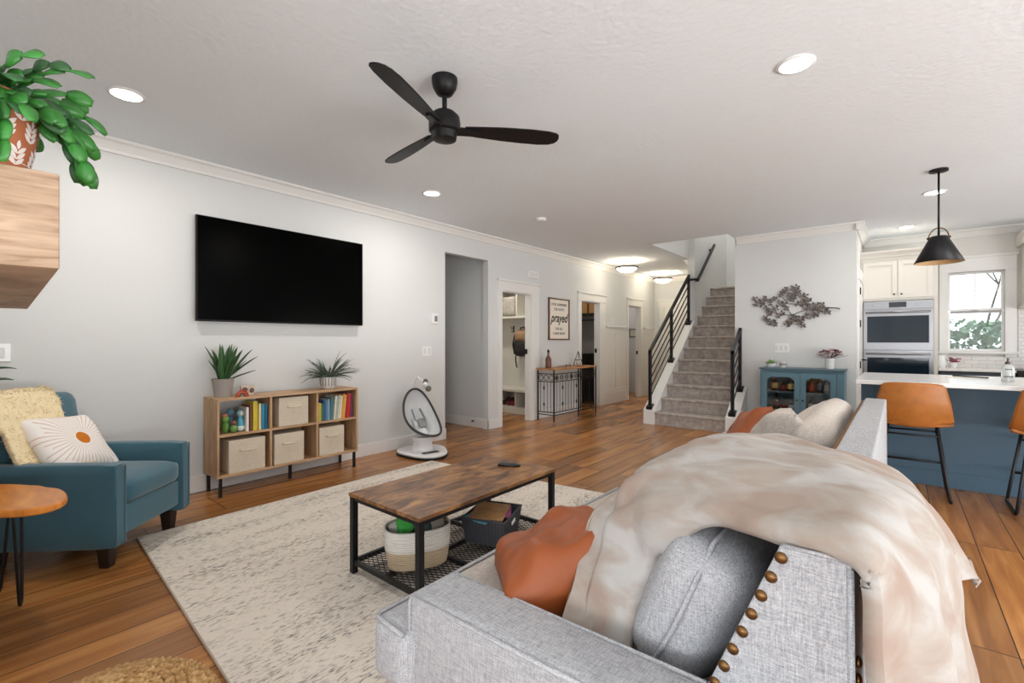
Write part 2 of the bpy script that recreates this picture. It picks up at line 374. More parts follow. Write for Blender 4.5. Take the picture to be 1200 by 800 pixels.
# wainscot
b = MB()
def wains(b, y0, y1, n):
    x = WX
    b.box(x, x+.006, y0, y1, 0, 1.5)
    b.box(x, x+.022, y0, y1, 0, .20); b.box(x, x+.028, y0, y1, .20, .22); b.box(x, x+.018, y0, y1, .22, .30)
    b.box(x, x+.018, y0, y1, 1.42, 1.54); b.box(x, x+.045, y0, y1, 1.54, 1.565)
    for k in range(n): yy = y0+(y1-y0)*k/(n-1) if n > 1 else y0; b.box(x, x+.018, max(y0, yy-.045), min(y1, yy+.045), .3, 1.42)
wains(b, 8.36, 9.34, 3); wains(b, 10.15, 10.8, 2)
b.box(-4.5, -4.36, 10.775, 10.8, 0, 1.54); b.box(-4.5, -4.36, 10.755, 10.8, 1.54, 1.565)
struct(b.build('trim_10', TRIM, bevel=.002))
# entry door casing and panelled door in the end wall
b = MB(); b.box(-4.36, -4.25, 10.77, 10.8, 0, 2.05); b.box(-3.35, -3.24, 10.77, 10.8, 0, 2.05); b.box(-4.38, -3.22, 10.765, 10.8, 2.05, 2.2); b.box(-4.41, -3.19, 10.75, 10.8, 2.2, 2.23); struct(b.build('trim_11', TRIM, bevel=.003))
b = MB(); b.box(-4.25, -3.35, 10.782, 10.8, 0, 2.05)
d1 = struct(b.build('door_1', TRIM))
b = MB()
for x0, x1 in ((-4.17, -3.85), (-3.75, -3.43)):
    for z0, z1 in ((.25, .95), (1.1, 1.9)):
        b.box(x0, x1, 10.772, 10.783, z0, z1)
b.build('panel', TRIM, d1, bevel=.006)
b = MB(); b.ball((-3.43, 10.75, .98), .028); b.tube([(-3.43, 10.75, .98), (-3.43, 10.782, .98)], .01); b.build('knob', BLACKM, d1, smooth=True)
# pantry door on the kitchen side wall (seen edge on) with hinges
b = MB(); b.box(-.41, -.385, 7.42, 7.52, 0, 2.05); b.box(-.41, -.385, 8.04, 8.098, 0, 2.05); b.box(-.41, -.38, 7.40, 8.098, 2.05, 2.2); struct(b.build('trim_12', TRIM, bevel=.003))
b = MB(); b.box(-.41, -.392, 7.52, 8.04, 0, 2.05); d2 = struct(b.build('door_2', TRIM))
b = MB(); b.box(-.393, -.388, 7.62, 7.94, .25, .95); b.box(-.393, -.388, 7.62, 7.94, 1.1, 1.9); b.build('panel', TRIM, d2, bevel=.003)
for z in (.95, 1.48, 1.9):
    b = MB(); b.box(-.392, -.372, 7.51, 7.53, z-.045, z+.045); b.build('hinge', BLACKM, d2)
b = MB(); b.tube([(-.39, 7.98, 1.0), (-.34, 7.98, 1.0), (-.34, 7.88, 1.0)], .009); b.build('door_handle', BLACKM, d2, smooth=True)
# kitchen window
b = MB()
b.box(.43, .52, 8.70, 8.74, 1.05, 2.2); b.box(1.06, 1.165, 8.70, 8.74, 1.05, 2.2); b.box(.43, 1.165, 8.695, 8.74, 2.18, 2.36); b.box(.41, 1.18, 8.68, 8.74, 2.36, 2.39); b.box(.41, 1.18, 8.66, 8.74, 1.09, 1.12)
win = struct(b.build('window_1', TRIM, bevel=.003))
b = MB()
for z0, z1, yy in ((1.12, 1.655, 8.785), (1.665, 2.18, 8.815)):
    b.box(.52, .545, yy-.013, yy+.013, z0, z1); b.box(1.035, 1.06, yy-.013, yy+.013, z0, z1); b.box(.545, 1.035, yy-.013, yy+.013, z0, z0+.03); b.box(.545, 1.035, yy-.013, yy+.013, z1-.028, z1)
b.box(.786, .796, 8.808, 8.822, 1.70, 2.15); b.box(.546, .785, 8.808, 8.822, 1.922, 1.931); b.box(.797, 1.034, 8.808, 8.822, 1.922, 1.931)
b.build('window_frame', mat('vinyl_frame', '#f6f6f4', .4), win)
b = MB(); b.box(.547, 1.033, 8.768, 8.772, 1.632, 1.662); b.box(.76, .82, 8.755, 8.768, 1.655, 1.668); b.build('rail_shade_and_lock', mat('rail_shade_grey', '#a8a4a2', .5), win)  # thin grey strip paints shading onto the meeting rail; sash lock included
b = MB(); b.box(.546, 1.034, 8.783, 8.786, 1.15, 1.627); b.box(.546, 1.034, 8.8225, 8.825, 1.695, 2.152); b.build('glass', GLASS, win)
# rear and side windows (behind and beside the camera) as framed glazing on the walls
def bigwin(name, along, c0, c1, z0, z1, at, n):
    b = MB()
    for k in range(n+1):
        t = c0+(c1-c0)*k/n
        if along == 'x': b.box(t-.04, t+.04, at-.0, at+.05, z0, z1)
        else: b.box(at-.05, at, t-.04, t+.04, z0, z1)
    for z in (z0, z1):
        if along == 'x': b.box(c0-.04, c1+.04, at, at+.05, z-.05, z+.05)
        else: b.box(at-.05, at, c0-.04, c1+.04, z-.05, z+.05)
    return struct(b.build(name, TRIM))
bigwin('window_2', 'x', -1.4, 3.2, .3, 2.45, -2.54, 4); bigwin('window_3', 'y', -.6, 3.8, .3, 2.45, 4.28, 4)
# stair handrail etc. come later
# exterior beyond the kitchen window
b = MB(); b.box(-8, 12, 8.9, 30, -.35, -.3); struct(b.build('trim_ground', mat('lawn', '#71805c', .95, var=.3, scale=3)))
b = MB(); rr = random.Random(3)
for k in range(7000):
    c = Vector((rr.uniform(-.8, 3.6), 12.2+rr.uniform(-.5, .5), rr.uniform(-.3, 1.58)+.12*math.sin(k)))
    M = Matrix.Translation(c) @ Matrix.Rotation(rr.uniform(0, 6.3), 4, Vector((rr.random(), rr.random(), rr.random()+.1)).normalized())
    b.grid(lambda u, v: ((u-.5)*.10, (v-.5)*.07, 0), 1, 1, M=M)
for k in range(14): b.tube([(-.8+.33*k, 12.2, -.3), (-.75+.33*k+rr.uniform(-.2, .2), 12.2, 1.2)], .03, 5)
tag(recenter(b.build('hedge', mat('hedge_leaves', '#7b9b80', .7, var=.5, scale=2))), 'leafy green hedge outside the kitchen window', 'hedge')
tr = thing('bare_tree', 'bare grey tree seen through the upper sash of the kitchen window', 'tree', (1.35, 12.9, -.3))
b = MB(); rr = random.Random(5)
def branch(b, p, d, l, r, k):
    q = p+d*l; b.tube([p, p+d*l*.5+Vector((rr.uniform(-.04, .04), 0, rr.uniform(-.04, .04))), q], [r, r*.8, r*.6], 5)
    if k > 0:
        for _ in range(3):
            e = (d+Vector((rr.uniform(-.9, .9), rr.uniform(-.3, .3), rr.uniform(-.3, .5)))).normalized(); branch(b, q, e, l*.72, r*.55, k-1)
branch(b, Vector((1.35, 12.9, -.3)), Vector((-.05, 0, 1)), 1.55, .05, 4); b.build('trunk', mat('bark', '#5d5650', .9, var=.2), tr)

# ---------------- ceiling fixtures ----------------
LAMPW = mat('lamp_glow', '#ffffff', .5, emit=9, emitcol='#fffaf2')
def recessed(x, y, label, power=13, col=(1, .95, .88)):
    t = thing('recessed_light', label, 'ceiling light', (x, y, CZ), group='recessed ceiling lights')
    b = MB(); b.lathe([(.076, -.001), (.094, -.001), (.094, -.006), (.076, -.010)], (x, y, CZ), 32, cap=False); b.build('trim_ring', WHITEP, t, smooth=True)
    b = MB(); b.lathe([(.077, -.002), (.077, -.006)], (x, y, CZ), 32); b.build('lens', LAMPW, t)
    l = bpy.data.lights.new('downlight', 'AREA'); l.shape = 'DISK'; l.size = .15; l.energy = power; l.color = col
    o = bpy.data.objects.new('downlight', l); C.objects.link(o); o.parent = t; o.location = (0, 0, -.012)
recessed(-3.589, .705, 'round recessed ceiling light at upper left, above the armchair')
recessed(-3.616, 3.124, 'recessed ceiling light beyond the fan, in front of the left wall')
recessed(-.428, 2.914, 'large round recessed ceiling light at upper right of the photo')
recessed(.276, 6.294, 'recessed ceiling light just behind the black pendant rod')
recessed(.079, 7.95, 'recessed ceiling light over the wall ovens', 3.5)
def flush(x, y, label):
    t = thing('semi_flush_light', label, 'ceiling light', (x, y, CZ), group='semi flush bowl lights')
    b = MB(); b.lathe([(.075, 0), (.075, -.02), (.06, -.03), (.0, -.03)], (x, y, CZ), 24); b.tube([(x, y, CZ-.03), (x, y, CZ-.14)], .010)
    for k in range(3):
        a = k*2.1; b.tube([(x+.05*math.cos(a), y+.05*math.sin(a), CZ-.03), (x+.06*math.cos(a), y+.06*math.sin(a), CZ-.12)], .006, 6)
    b.build('canopy', mat('brushed_nickel', '#8c857c', .3, .9), t, smooth='auto')
    b = MB(); b.lathe([(.188, -.112), (.204, -.112), (.206, -.138), (.188, -.142)], (x, y, CZ), 36, cap=False); b.build('rim', mat('dark_bronze', '#1d1713', .6, .2), t, smooth=True)
    b = MB(); b.lathe([(.19, -.128), (.175, -.155), (.13, -.19), (.07, -.21), (.0, -.216)], (x, y, CZ), 32, cap=False); b.build('glass_bowl', mat('bowl_glow', '#ffffff', .5, emit=11, emitcol='#ffeed2'), t, smooth=True)
    for dx, dy in ((.11, 0), (-.055, .095), (-.055, -.095)):
        l = bpy.data.lights.new('bulb', 'POINT'); l.energy = 4.0; l.color = (1, .86, .66); l.shadow_soft_size = .03
        o = bpy.data.objects.new('bulb', l); C.objects.link(o); o.parent = t; o.location = (dx, dy, -.095)
flush(-3.88, 8.05, 'nearer glowing glass bowl ceiling light in the hallway'); flush(-3.97, 10.0, 'farther glowing glass bowl ceiling light, next to the stair railing')
t = thing('smoke_detector', 'small round white smoke detector on the ceiling', 'smoke detector', (-3.347, 4.616, CZ))
b = MB(); b.lathe([(.065, 0), (.065, -.015), (.05, -.03), (0, -.034)], (-3.347, 4.616, CZ), 28); b.build('body', WHITEP, t, smooth='auto')

# ceiling fan
fx, fy = -1.987, 1.811
FANM = mat('fan_black', '#0f0e0f', .45, var=.15, scale=30, spec=.3)
t = thing('ceiling_fan', 'black three-blade ceiling fan hanging from the ceiling', 'ceiling fan', (fx, fy, CZ))
b = MB(); b.lathe([(.073, 0), (.073, -.02), (.066, -.055), (.045, -.09), (.02, -.102)], (fx, fy, CZ), 32); b.build('canopy', FANM, t, smooth='auto')
b = MB(); b.tube([(fx, fy, CZ-.09), (fx, fy, 2.53)], .014, 14); b.lathe([(.014, .03), (.03, .02), (.036, -.01)], (fx, fy, 2.53), 20); b.build('downrod', FANM, t, smooth='auto')
b = MB(); b.lathe([(.035, .555), (.06, .545), (.085, .52), (.09, .48), (.088, .44), (.072, .43), (.070, .42), (.066, .393), (.05, .387), (0, .386)], (fx, fy, 2.0), 36); b.build('motor_housing', FANM, t, smooth='auto')
for ang in (-68.6, 50.8, 171.3):
    M = frame_at((fx, fy, 2.452), R(ang)) @ Matrix.Rotation(R(-13), 4, 'X')
    b = MB()
    up = [(.115, .036), (.2, .046), (.32, .056), (.45, .062), (.56, .062), (.62, .054), (.652, .038), (.668, .014), (.670, -.012)]
    dn = [(.664, -.036), (.648, -.050), (.60, -.060), (.50, -.064), (.36, -.060), (.22, -.048), (.115, -.036)]
    top = up; bot = dn[::-1]
    b.prism(top+bot[::-1], -.004, .004, 'z', M)
    bl = b.build('blade', FANM, t, bevel=.002)
    b = MB(); b.prism([(.05, -.03), (.17, -.024), (.2, -.012), (.2, .012), (.17, .024), (.05, .03)], -.014, .002, 'z', M); b.build('blade_arm', FANM, bl)

# pendant lamp
px, py = .269, 5.5
t = thing('pendant_lamp', 'black cone pendant lamp hanging over the kitchen island', 'pendant lamp', (px, py, CZ))
b = MB(); b.lathe([(.065, 0), (.065, -.018), (.05, -.024), (0, -.024)], (px, py, CZ), 28); b.build('canopy', BLACKM, t, smooth='auto')
b = MB(); b.tube([(px, py, CZ-.02), (px, py, 2.17)], .008, 10); b.build('rod', BLACKM, t, smooth=True)
b = MB(); b.lathe([(.008, 2.165), (.055, 2.16), (.062, 2.15), (.165, 1.935)], (px, py, 0), 40, cap=False); b.build('lamp_shade', BLACKM, t, smooth='auto', solid=.003)
b = MB(); b.lathe([(.05, 2.148), (.160, 1.935)], (px, py, 0), 40, cap=False); b.build('shade_lining', mat('gold_lining', '#c9a679', .45, .3), t, smooth=True)
b = MB(); b.tube([(px+.065*math.cos(a), py, 2.15+.085*math.sin(a)) for a in [math.pi*k/12 for k in range(13)]], .005, 6); b.build('yoke', BRASS, t, smooth=True)
for s in (-1, 1):
    b = MB(); b.ball((px+s*.068, py, 2.15), .012); b.build('yoke_screw', BRASS, t, smooth=True)

# ---------------- things on the left wall ----------------
t = thing('television', 'large black flat-screen television mounted on the left wall', 'television', (WX, 2.09, 1.4))
b = MB(); b.box(WX+.045, WX+.075, 1.318, 2.862, 1.418, 2.292); b.build('bezel', mat('tv_bezel', '#050505', .4, spec=.2), t, bevel=.004)
b = MB(); b.box(WX+.0745, WX+.0765, 1.328, 2.852, 1.432, 2.284); b.build('screen', mat('tv_screen', '#000000', .22, var=0, spec=.04), t)
b = MB(); b.box(WX, WX+.046, 1.85, 2.35, 1.7, 2.05); b.build('wall_bracket', BLACKM, t)
def plate(name, label, x0, x1, y0, y1, z0, z1, cat, n=1, dark=None):
    t = thing(name, label, cat, ((x0+x1)/2, (y0+y1)/2, z0))
    b = MB(); b.box(x0, x1, y0, y1, z0, z1); b.build('cover_plate', WHITEP, t, bevel=.003)
    return t
t = plate('thermostat', 'small white wall thermostat right of the television', WX, WX+.022, 3.868, 3.975, 1.475, 1.60, 'thermostat')
b = MB(); b.box(WX+.0215, WX+.0235, 3.915, 3.963, 1.50, 1.57); b.build('display', mat('grey_display', '#777b7d', .3), t)
def switch_plate(label, axis, c0, c1, at, z0, z1, n, nm='light_switch'):
    if axis == 'y': t = thing(nm, label, 'switch plate', (at, (c0+c1)/2, z0))
    else: t = thing(nm, label, 'switch plate', ((c0+c1)/2, at, z0))
    b = MB()
    if axis == 'y': b.box(at, at+.006, c0, c1, z0, z1)
    else: b.box(c0, c1, at-.006, at, z0, z1)
    b.build('cover_plate', WHITEP, t, bevel=.002)
    for k in range(n):
        m = c0+(c1-c0)*(k+.5)/n; b = MB(); zz = (z0+z1)/2
        if axis == 'y': b.box(at+.005, at+.010, m-.016, m+.016, zz-.033, zz+.033)
        else: b.box(m-.016, m+.016, at-.010, at-.005, zz-.033, zz+.033)
        b.build('rocker', mat('switch_grey', '#dcdcda', .4), t, bevel=.002)
    return t
switch_plate('white double switch plate below the thermostat', 'y', 3.735, 3.875, WX, 1.075, 1.19, 2)
switch_plate('wide white switch plate on the wall above the blue cabinet', 'x', -1.32, -1.15, 7.30, 1.10, 1.225, 3)
switch_plate('white wall outlet plate beside the left edge of the photo, over the armchair', 'y', .205, .285, WX, 1.12, 1.235, 1, 'wall_outlet')
switch_plate('white switch plate on the wall between the laundry and entry doors', 'y', 8.62, 8.7, WX, 1.62, 1.73, 1)
t = thing('door_chime', 'white rectangular chime box high on the wall between doorways', 'door chime', (WX, 5.95, 2.25))
b = MB(); b.box(WX, WX+.05, 5.82, 6.08, 2.25, 2.36); b.build('body', WHITEP, t, bevel=.006)
b = MB()
for k in range(9): b.box(WX+.049, WX+.053, 5.85+.024*k, 5.86+.024*k, 2.27, 2.34)
b.build('grille', mat('switch_grey', '#dcdcda', .4), t)
b = MB(); b.tube([(-4.8, 4.945, .09), (-4.8, 4.90, .09)], [.012, .009]); tag(recenter(b.build('door_stop', BLACKM)), 'small black door stop on the hallway baseboard', 'door stop')
# pocket door pulls
for yy, zz, lab in ((5.905, 1.09, 'small black pocket door latch on the mudroom door jamb'), (8.125, 1.07, 'small black pocket door latch on the laundry door jamb'), (9.995, 1.0, 'small black latch on the jamb of the farthest left doorway')):
    b = MB(); b.box(-4.585, -4.545, yy-.013, yy-.004, zz-.04, zz+.04); tag(recenter(b.build('door_latch', BLACKM)), lab, 'door latch')

# framed sign
t = thing('framed_sign', 'cream lettered sign in a thin brown frame on the left wall', 'framed sign', (WX, 6.715, 1.29))
FR = mat('walnut_frame', '#6d4c30', .5, var=.15)
ya, yb, za, zb = 6.40, 7.03, 1.275, 1.985
b = MB(); b.box(WX, WX+.03, ya, ya+.022, za, zb); b.box(WX, WX+.03, yb-.022, yb, za, zb); b.box(WX, WX+.03, ya, yb, za, za+.022); b.box(WX, WX+.03, ya, yb, zb-.022, zb); b.build('frame', FR, t, bevel=.002)
b = MB(); b.box(WX+.002, WX+.014, ya+.02, yb-.02, za+.02, zb-.02); b.build('board', mat('cream_board', '#ece4d6', .8, var=.02), t)
INK = mat('black_ink', '#1c1a19', .6)
def signM(z, sx=1): return Matrix.Translation((WX+.015, (ya+yb)/2, z)) @ Matrix.Rotation(R(90), 4, 'Z') @ Matrix.Rotation(R(90), 4, 'X') @ Matrix.Diagonal((sx, 1, 1, 1))
for txt, z, s, sh, bo, sx in (('I STILL REMEMBER', 1.875, .062, 0, 0, .95), ('THE DAYS I', 1.795, .062, 0, 0, 1), ('prayed', 1.645, .21, .35, .004, .85), ('FOR ALL', 1.465, .06, 0, 0, 1), ('I HAVE NOW', 1.385, .06, 0, 0, 1)):
    textmesh('lettering', txt, s, INK, t, signM(z, sx), sh, .001, bo)

# small frame hanging beyond the far doorway
t = thing('small_picture', 'small dark framed picture seen through the farthest left doorway', 'picture', (-4.93, 10.79, 1.3))
b = MB(); xa, xb, za, zb = -5.13, -4.78, 1.36, 1.56
b.box(xa, xb, 10.78, 10.8, za, za+.02); b.box(xa, xb, 10.78, 10.8, zb-.02, zb); b.box(xa, xa+.02, 10.78, 10.8, za, zb); b.box(xb-.02, xb, 10.78, 10.8, za, zb); b.build('frame', mat('dark_frame', '#3b3a36', .5), t)
b = MB(); b.box(xa+.015, xb-.015, 10.788, 10.8, za+.015, zb-.015); b.build('picture', mat('picture_paper', '#cfcabb', .8, var=.3, scale=30), t)

# ---------------- staircase ----------------
RISE, RUN, SY = .191, .245, 6.82
t = thing('staircase', 'straight carpeted staircase rising between white stringers', 'staircase', (-2.33, SY, 0))
pts = [(SY, 0)]
for k in range(12):
    y = SY+RUN*k; z = RISE*(k+1)
    pts += [(y, z-.035), (y-.022, z-.03), (y-.026, z-.012), (y-.016, z)]
    if k < 11: pts += [(y+RUN, z)]
pts += [(10.62, RISE*12), (10.62, RISE*12-.25), (9.9, RISE*12-.25), (SY+.4, 0)]
b = MB(); b.prism(pts, -2.829, -1.831, 'x'); b.build('carpeted_steps', CARPET, t)
SL = RISE/RUN
def curb(x0, x1, y1, zfront=.215, ztop_off=.0):
    yy = y1
    return [(6.795, 0), (6.795, zfront), (6.80+.0, zfront), (yy, zfront+(yy-6.80)*SL), (yy, 0)]
b = MB(); b.prism(curb(0, 0, 8.60), -3.005, -2.831, 'x'); b.build('stringer', TRIM, t, bevel=.005)
b = MB(); b.prism(curb(0, 0, 7.30), -1.829, -1.665, 'x'); b.build('stringer', TRIM, t, bevel=.005)
def railing(label, x, posts, ytop, nb=5):
    y0, y1 = posts[0], posts[-1]; cz = lambda y: .215+(y-6.80)*SL
    t = thing('stair_railing', label, 'stair railing', (x, y0, cz(y0)))
    H0 = .86; A, B = posts[0], posts[-1]
    for p in posts:
        b = MB(); zt = cz(p)+(H0 if p in (A, B) else H0-.02); b.box(x-.02, x+.02, p-.02, p+.02, cz(p)-.01, zt); q = b.build('post', BLACKM, t)
        b = MB(); b.box(x-.045, x+.045, p-.045, p+.045, cz(p)-.035, cz(p)+.035) if False else b.prism([(p-.045, cz(p-.045)-.001), (p+.045, cz(p+.045)-.001), (p+.045, cz(p+.045)+.014), (p-.045, cz(p+.0)+.014)], x-.045, x+.045, 'x'); b.build('base_plate', BLACKM, q)
    b = MB(); b.prism([(A-.02, cz(A)+H0-.045), (A-.02, cz(A)+H0), (B+.02, cz(B)+H0+.02), (B+.02, cz(B)+H0-.03)], x-.02, x+.02, 'x'); b.build('handrail', BLACKM, t)
    for k in range(nb):
        f = .10+(H0-.18)*(k+.3)/nb
        b = MB(); b.prism([(A, cz(A)+f-.008), (A, cz(A)+f+.008), (B, cz(B)+f+.008), (B, cz(B)+f-.008)], x-.007, x+.007, 'x'); b.build('bar', BLACKM, t)
    return t
railing('long black metal stair railing on the left side of the stairs', -2.92, [6.85, 7.72, 8.55], 0)
railing('short black metal stair railing at the right foot of the stairs', -1.75, [6.86, 7.25], 0)
t = thing('wall_handrail', 'black handrail fixed to the wall up the upper stairs', 'handrail', (-2.78, 8.6, 2.3))
b = MB(); b.box(-2.92, -2.75, 8.56, 8.60, 2.40-.055, 2.40-.02)
b.prism([(8.58, 2.33), (8.58, 2.38), (9.55, 3.15), (9.55, 3.10)], -2.785, -2.745, 'x'); b.build('rail', BLACKM, t)
b = MB(); b.box(-2.83, -2.77, 9.42, 9.46, 3.0, 3.03); b.box(-2.83, -2.77, 8.62, 8.66, 2.33, 2.36); b.build('bracket', BLACKM, t)

# ---------------- mudroom behind the first door ----------------
LW = mat('locker_white', '#dfdacf', .6, var=.02)
t = thing('mudroom_locker', 'built-in white mudroom locker with cubbies, hooks and shoe bench', 'locker', (-5.3, 6.75, 0))
b = MB(); b.box(-6.3, -4.63, 6.73, 6.755, .38, 1.66); b.build('back_panel', LW, t)
b = MB(); b.box(-6.3, -4.63, 6.28, 6.755, .38, .42); b.box(-6.3, -4.63, 6.3, 6.755, .0, .11)
for x in (-6.2, -5.86, -5.60, -5.12, -4.8): b.box(x-.012, x+.012, 6.3, 6.755, .11, .38)
b.build('shoe_bench', LW, t, bevel=.002)
b = MB(); b.box(-6.3, -4.63, 6.42, 6.755, 1.66, 1.70); b.box(-6.3, -4.63, 6.42, 6.755, 2.16, 2.2); b.box(-6.3, -4.63, 6.74, 6.755, 1.7, 2.16)
for x in (-6.2, -5.63, -5.19, -4.75): b.box(x-.014, x+.014, 6.42, 6.755, 1.70, 2.16)
b.build('upper_cubbies', LW, t, bevel=.002)
for x in (-5.5, -5.2, -4.9):
    b = MB(); b.tube([(x, 6.73, 1.5), (x, 6.66, 1.49), (x, 6.64, 1.53)], .007, 6); b.tube([(x, 6.73, 1.45), (x, 6.68, 1.42), (x, 6.66, 1.46)], .006, 6); b.box(x-.015, x+.015, 6.722, 6.731, 1.42, 1.54); b.build('coat_hook', mat('hook_grey', '#55504a', .4, .8), t)
b = MB(); b.soft((-5.42, 6.58, 1.885), (.30, .24, .34), .03, n=5); t2 = recenter(b.build('storage_bin', mat('patterned_bin', '#b9b2a6', .8, var=.4, scale=16), smooth=True)); tag(t2, 'patterned grey storage bin in the mudroom upper cubby', 'storage bin')
t = thing('backpack', 'black and tan backpack hanging from the mudroom hook', 'backpack', (-5.20, 6.62, 1.05))
b = MB(); b.soft((-5.20, 6.60, 1.14), (.30, .17, .28), .06, (.02, .02, .02), 6); b.build('body', mat('pack_black', '#2a2625', .7), t, smooth=True)
b = MB(); b.soft((-5.20, 6.59, 1.34), (.27, .16, .20), .06, (.02, .02, .02), 6); b.build('top_pouch', mat('pack_tan', '#a8835f', .7), t, smooth=True)
b = MB(); b.tube([(-5.28, 6.63, 1.42), (-5.28, 6.66, 1.5), (-5.20, 6.66, 1.5), (-5.12, 6.63, 1.42)], .012, 6); b.tube([(-5.30, 6.55, 1.05), (-5.31, 6.55, .92), (-5.29, 6.56, .78)], .012, 6); b.tube([(-5.32, 6.53, 1.36), (-5.34, 6.51, 1.2), (-5.32, 6.53, 1.02)], .014, 6); b.build('strap', mat('pack_black', '#2a2625', .7), t, smooth=True)
for i, (x, c, l) in enumerate(((-5.44, '#4a3a38', 'dark brown shoe at left in the mudroom bench cubby'), (-5.33, '#6b2f33', 'maroon shoe in the middle of the mudroom bench cubby'), (-5.22, '#8a3038', 'red shoe at right in the mudroom bench cubby'))):
    t = thing('shoe', l, 'shoe', (x, 6.42, .11), group='shoes in the mudroom bench')
    b = MB(); b.soft((x, 6.45, .165), (.085, .26, .09), .04, n=5); b.ball((x, 6.50, .21), (.04, .07, .05)); b.build('upper', mat('shoe'+str(i), c, .6), t, smooth=True)
    b = MB(); b.box(x-.043, x+.043, 6.32, 6.58, .11, .13); b.build('sole', mat('sole_white', '#cfcac2', .6), t, bevel=.006)
# laundry
t = thing('washing_machine', 'dark grey front-loading washer seen through the laundry doorway', 'washing machine', (-5.25, 8.5, 0))
b = MB(); b.box(-5.62, -4.98, 8.25, 8.9, .0, 1.0); b.build('body', mat('washer_grey', '#2d2d30', .35, .5), t, bevel=.015)
b = MB(); b.lathe([(.21, 0), (.23, .02), (.17, .035), (.0, .02)], (0, 0, 0), 32, M=Matrix.Translation((-5.3, 8.25, .52)) @ Matrix.Rotation(R(90), 4, 'X')); b.build('door', mat('washer_door', '#151517', .15, .3), t, smooth='auto')
b = MB(); b.box(-5.6, -5.0, 8.236, 8.252, .86, .97); b.build('control_panel', BLACKP, t)
b = MB(); b.lathe([(.03, 0), (.03, .03), (0, .03)], (0, 0, 0), 20, M=Matrix.Translation((-5.3, 8.236, .915)) @ Matrix.Rotation(R(90), 4, 'X')); b.build('dial', STEEL, t, smooth='auto')
t = thing('laundry_shelf', 'black wall shelf above the washer in the laundry', 'shelf', (-5.3, 8.9, 1.75))
b = MB(); b.box(-6.2, -4.63, 8.55, 8.95, 1.80, 1.84); b.build('board', mat('dark_shelf', '#2a211d', .6), t)
b = MB(); b.tube([(-6.2, 8.62, 1.70), (-4.64, 8.62, 1.70)], .014); b.build('hanging_rod', BLACKM, t, smooth=True)
b = MB(); b.box(-5.7, -5.67, 8.58, 8.95, 1.5, 1.8); b.build('bracket', BLACKM, t)
for x, c, l in ((-5.42, '#b98a52', 'tan cardboard box at left on the laundry shelf'), (-5.03, '#c79a62', 'tan cardboard box at right on the laundry shelf'), (-5.83, '#a97c48', 'brown cardboard box at the far end of the laundry shelf')):
    t = thing('cardboard_box', l, 'box', (x, 8.75, 1.84), group='boxes on the laundry shelf')
    b = MB(); b.box(x-.17, x+.17, 8.62, 8.93, 1.84, 2.12); b.build('box_body', mat('card'+c, c, .8, var=.12), t, bevel=.004)
    b = MB(); b.box(x-.025, x+.025, 8.617, 8.935, 1.84, 2.122); b.build('tape', mat('box_tape', '#6e4523', .5), t)

# console table with wrought iron front
t = thing('console_table', 'narrow iron console table with wooden top against the left wall', 'console table', (-4.29, 6.69, 0))
x0, x1, ya, yb, zt = -4.45, -4.13, 6.04, 7.34, .80
b = MB(); b.box(x0-.01, x1+.02, ya-.02, yb+.02, zt, zt+.028); b.build('tabletop', ramp_mat('console_wood', [(.3, '#8a5a34'), (.55, '#b98553'), (.75, '#cf9f6c')], (12, 2, 12), 2, .5), t, bevel=.003)
IRON = mat('wrought_iron', '#2b2623', .55, .4)
for (x, y) in ((x0+.012, ya), (x1, ya), (x0+.012, yb), (x1, yb), (x1, 6.76)):
    b = MB(); b.box(x-.009, x+.009, y-.009, y+.009, 0, zt); b.build('leg', IRON, t)
b = MB()
for z in (.10, .14, .62, .74):
    r = .006; b.box(x1-r, x1+r, ya, yb, z-r, z+r); b.box(x0+.012, x1, ya-r, ya+r, z-r, z+r); b.box(x0+.012, x1, yb-r, yb+r, z-r, z+r)
b.build('stretcher', IRON, t)
b = MB()
def ring(b, c, r, ax):
    b.tube([(c[0]+(r*math.cos(a) if ax == 'y' else 0), c[1]+(r*math.cos(a) if ax == 'x' else 0), c[2]+r*math.sin(a)) for a in [2*math.pi*k/14 for k in range(14)]], .0045, 5, closed=True)
for k in range(9):
    y = ya+.075+k*.143
    ring(b, (x1, y, .68), .045, 'x'); b.prism([(y-.028, .68), (y, .72), (y+.028, .68), (y, .64)], x1-.004, x1+.004, 'x') if k % 3 == 0 else ring(b, (x1, y, .68), .022, 'x')
for k in range(3): ring(b, (x0+.07+k*.1, ya, .68), .042, 'y')
b.build('scroll_band', IRON, t)
b = MB()
for k in range(15):
    y = ya+.08+k*.083
    b.tube([(x1, y, .14), (x1, y, .62)], .004, 5)
    if k % 5 == 2:
        for z in (.26, .52): b.ball((x1, y, z), (.012, .014, .035), 8)
for k in range(4):
    x = x0+.065+k*.065; b.tube([(x, ya, .14), (x, ya, .62)], .004, 5)
    if k == 1:
        for z in (.26, .52): b.ball((x, ya, z), (.012, .014, .035), 8)
b.build('spindle', IRON, t)
t = thing('lantern_bottle', 'tall brown decorative bottle at the left end of the console table', 'bottle', (-4.3, 6.13, .828))
b = MB(); b.lathe([(.045, 0), (.05, .02), (.05, .14), (.03, .18), (.016, .2), (.016, .25)], (-4.3, 6.13, .828), 16); b.build('body', mat('amber_brown', '#6d4535', .3), t, smooth='auto')
b = MB(); b.lathe([(.018, .25), (.024, .265), (.012, .29), (.004, .30)], (-4.3, 6.13, .828), 14); b.build('stopper', IRON, t, smooth='auto')
t = thing('wire_decor', 'dark metal tripod ornament at the right part of the console table', 'ornament', (-4.3, 7.02, .828))
b = MB()
for a in (0, 2.1, 4.2): b.tube([(-4.3+.09*math.cos(a), 7.05+.12*math.sin(a), .832), (-4.3, 7.03, 1.08)], .005, 6)
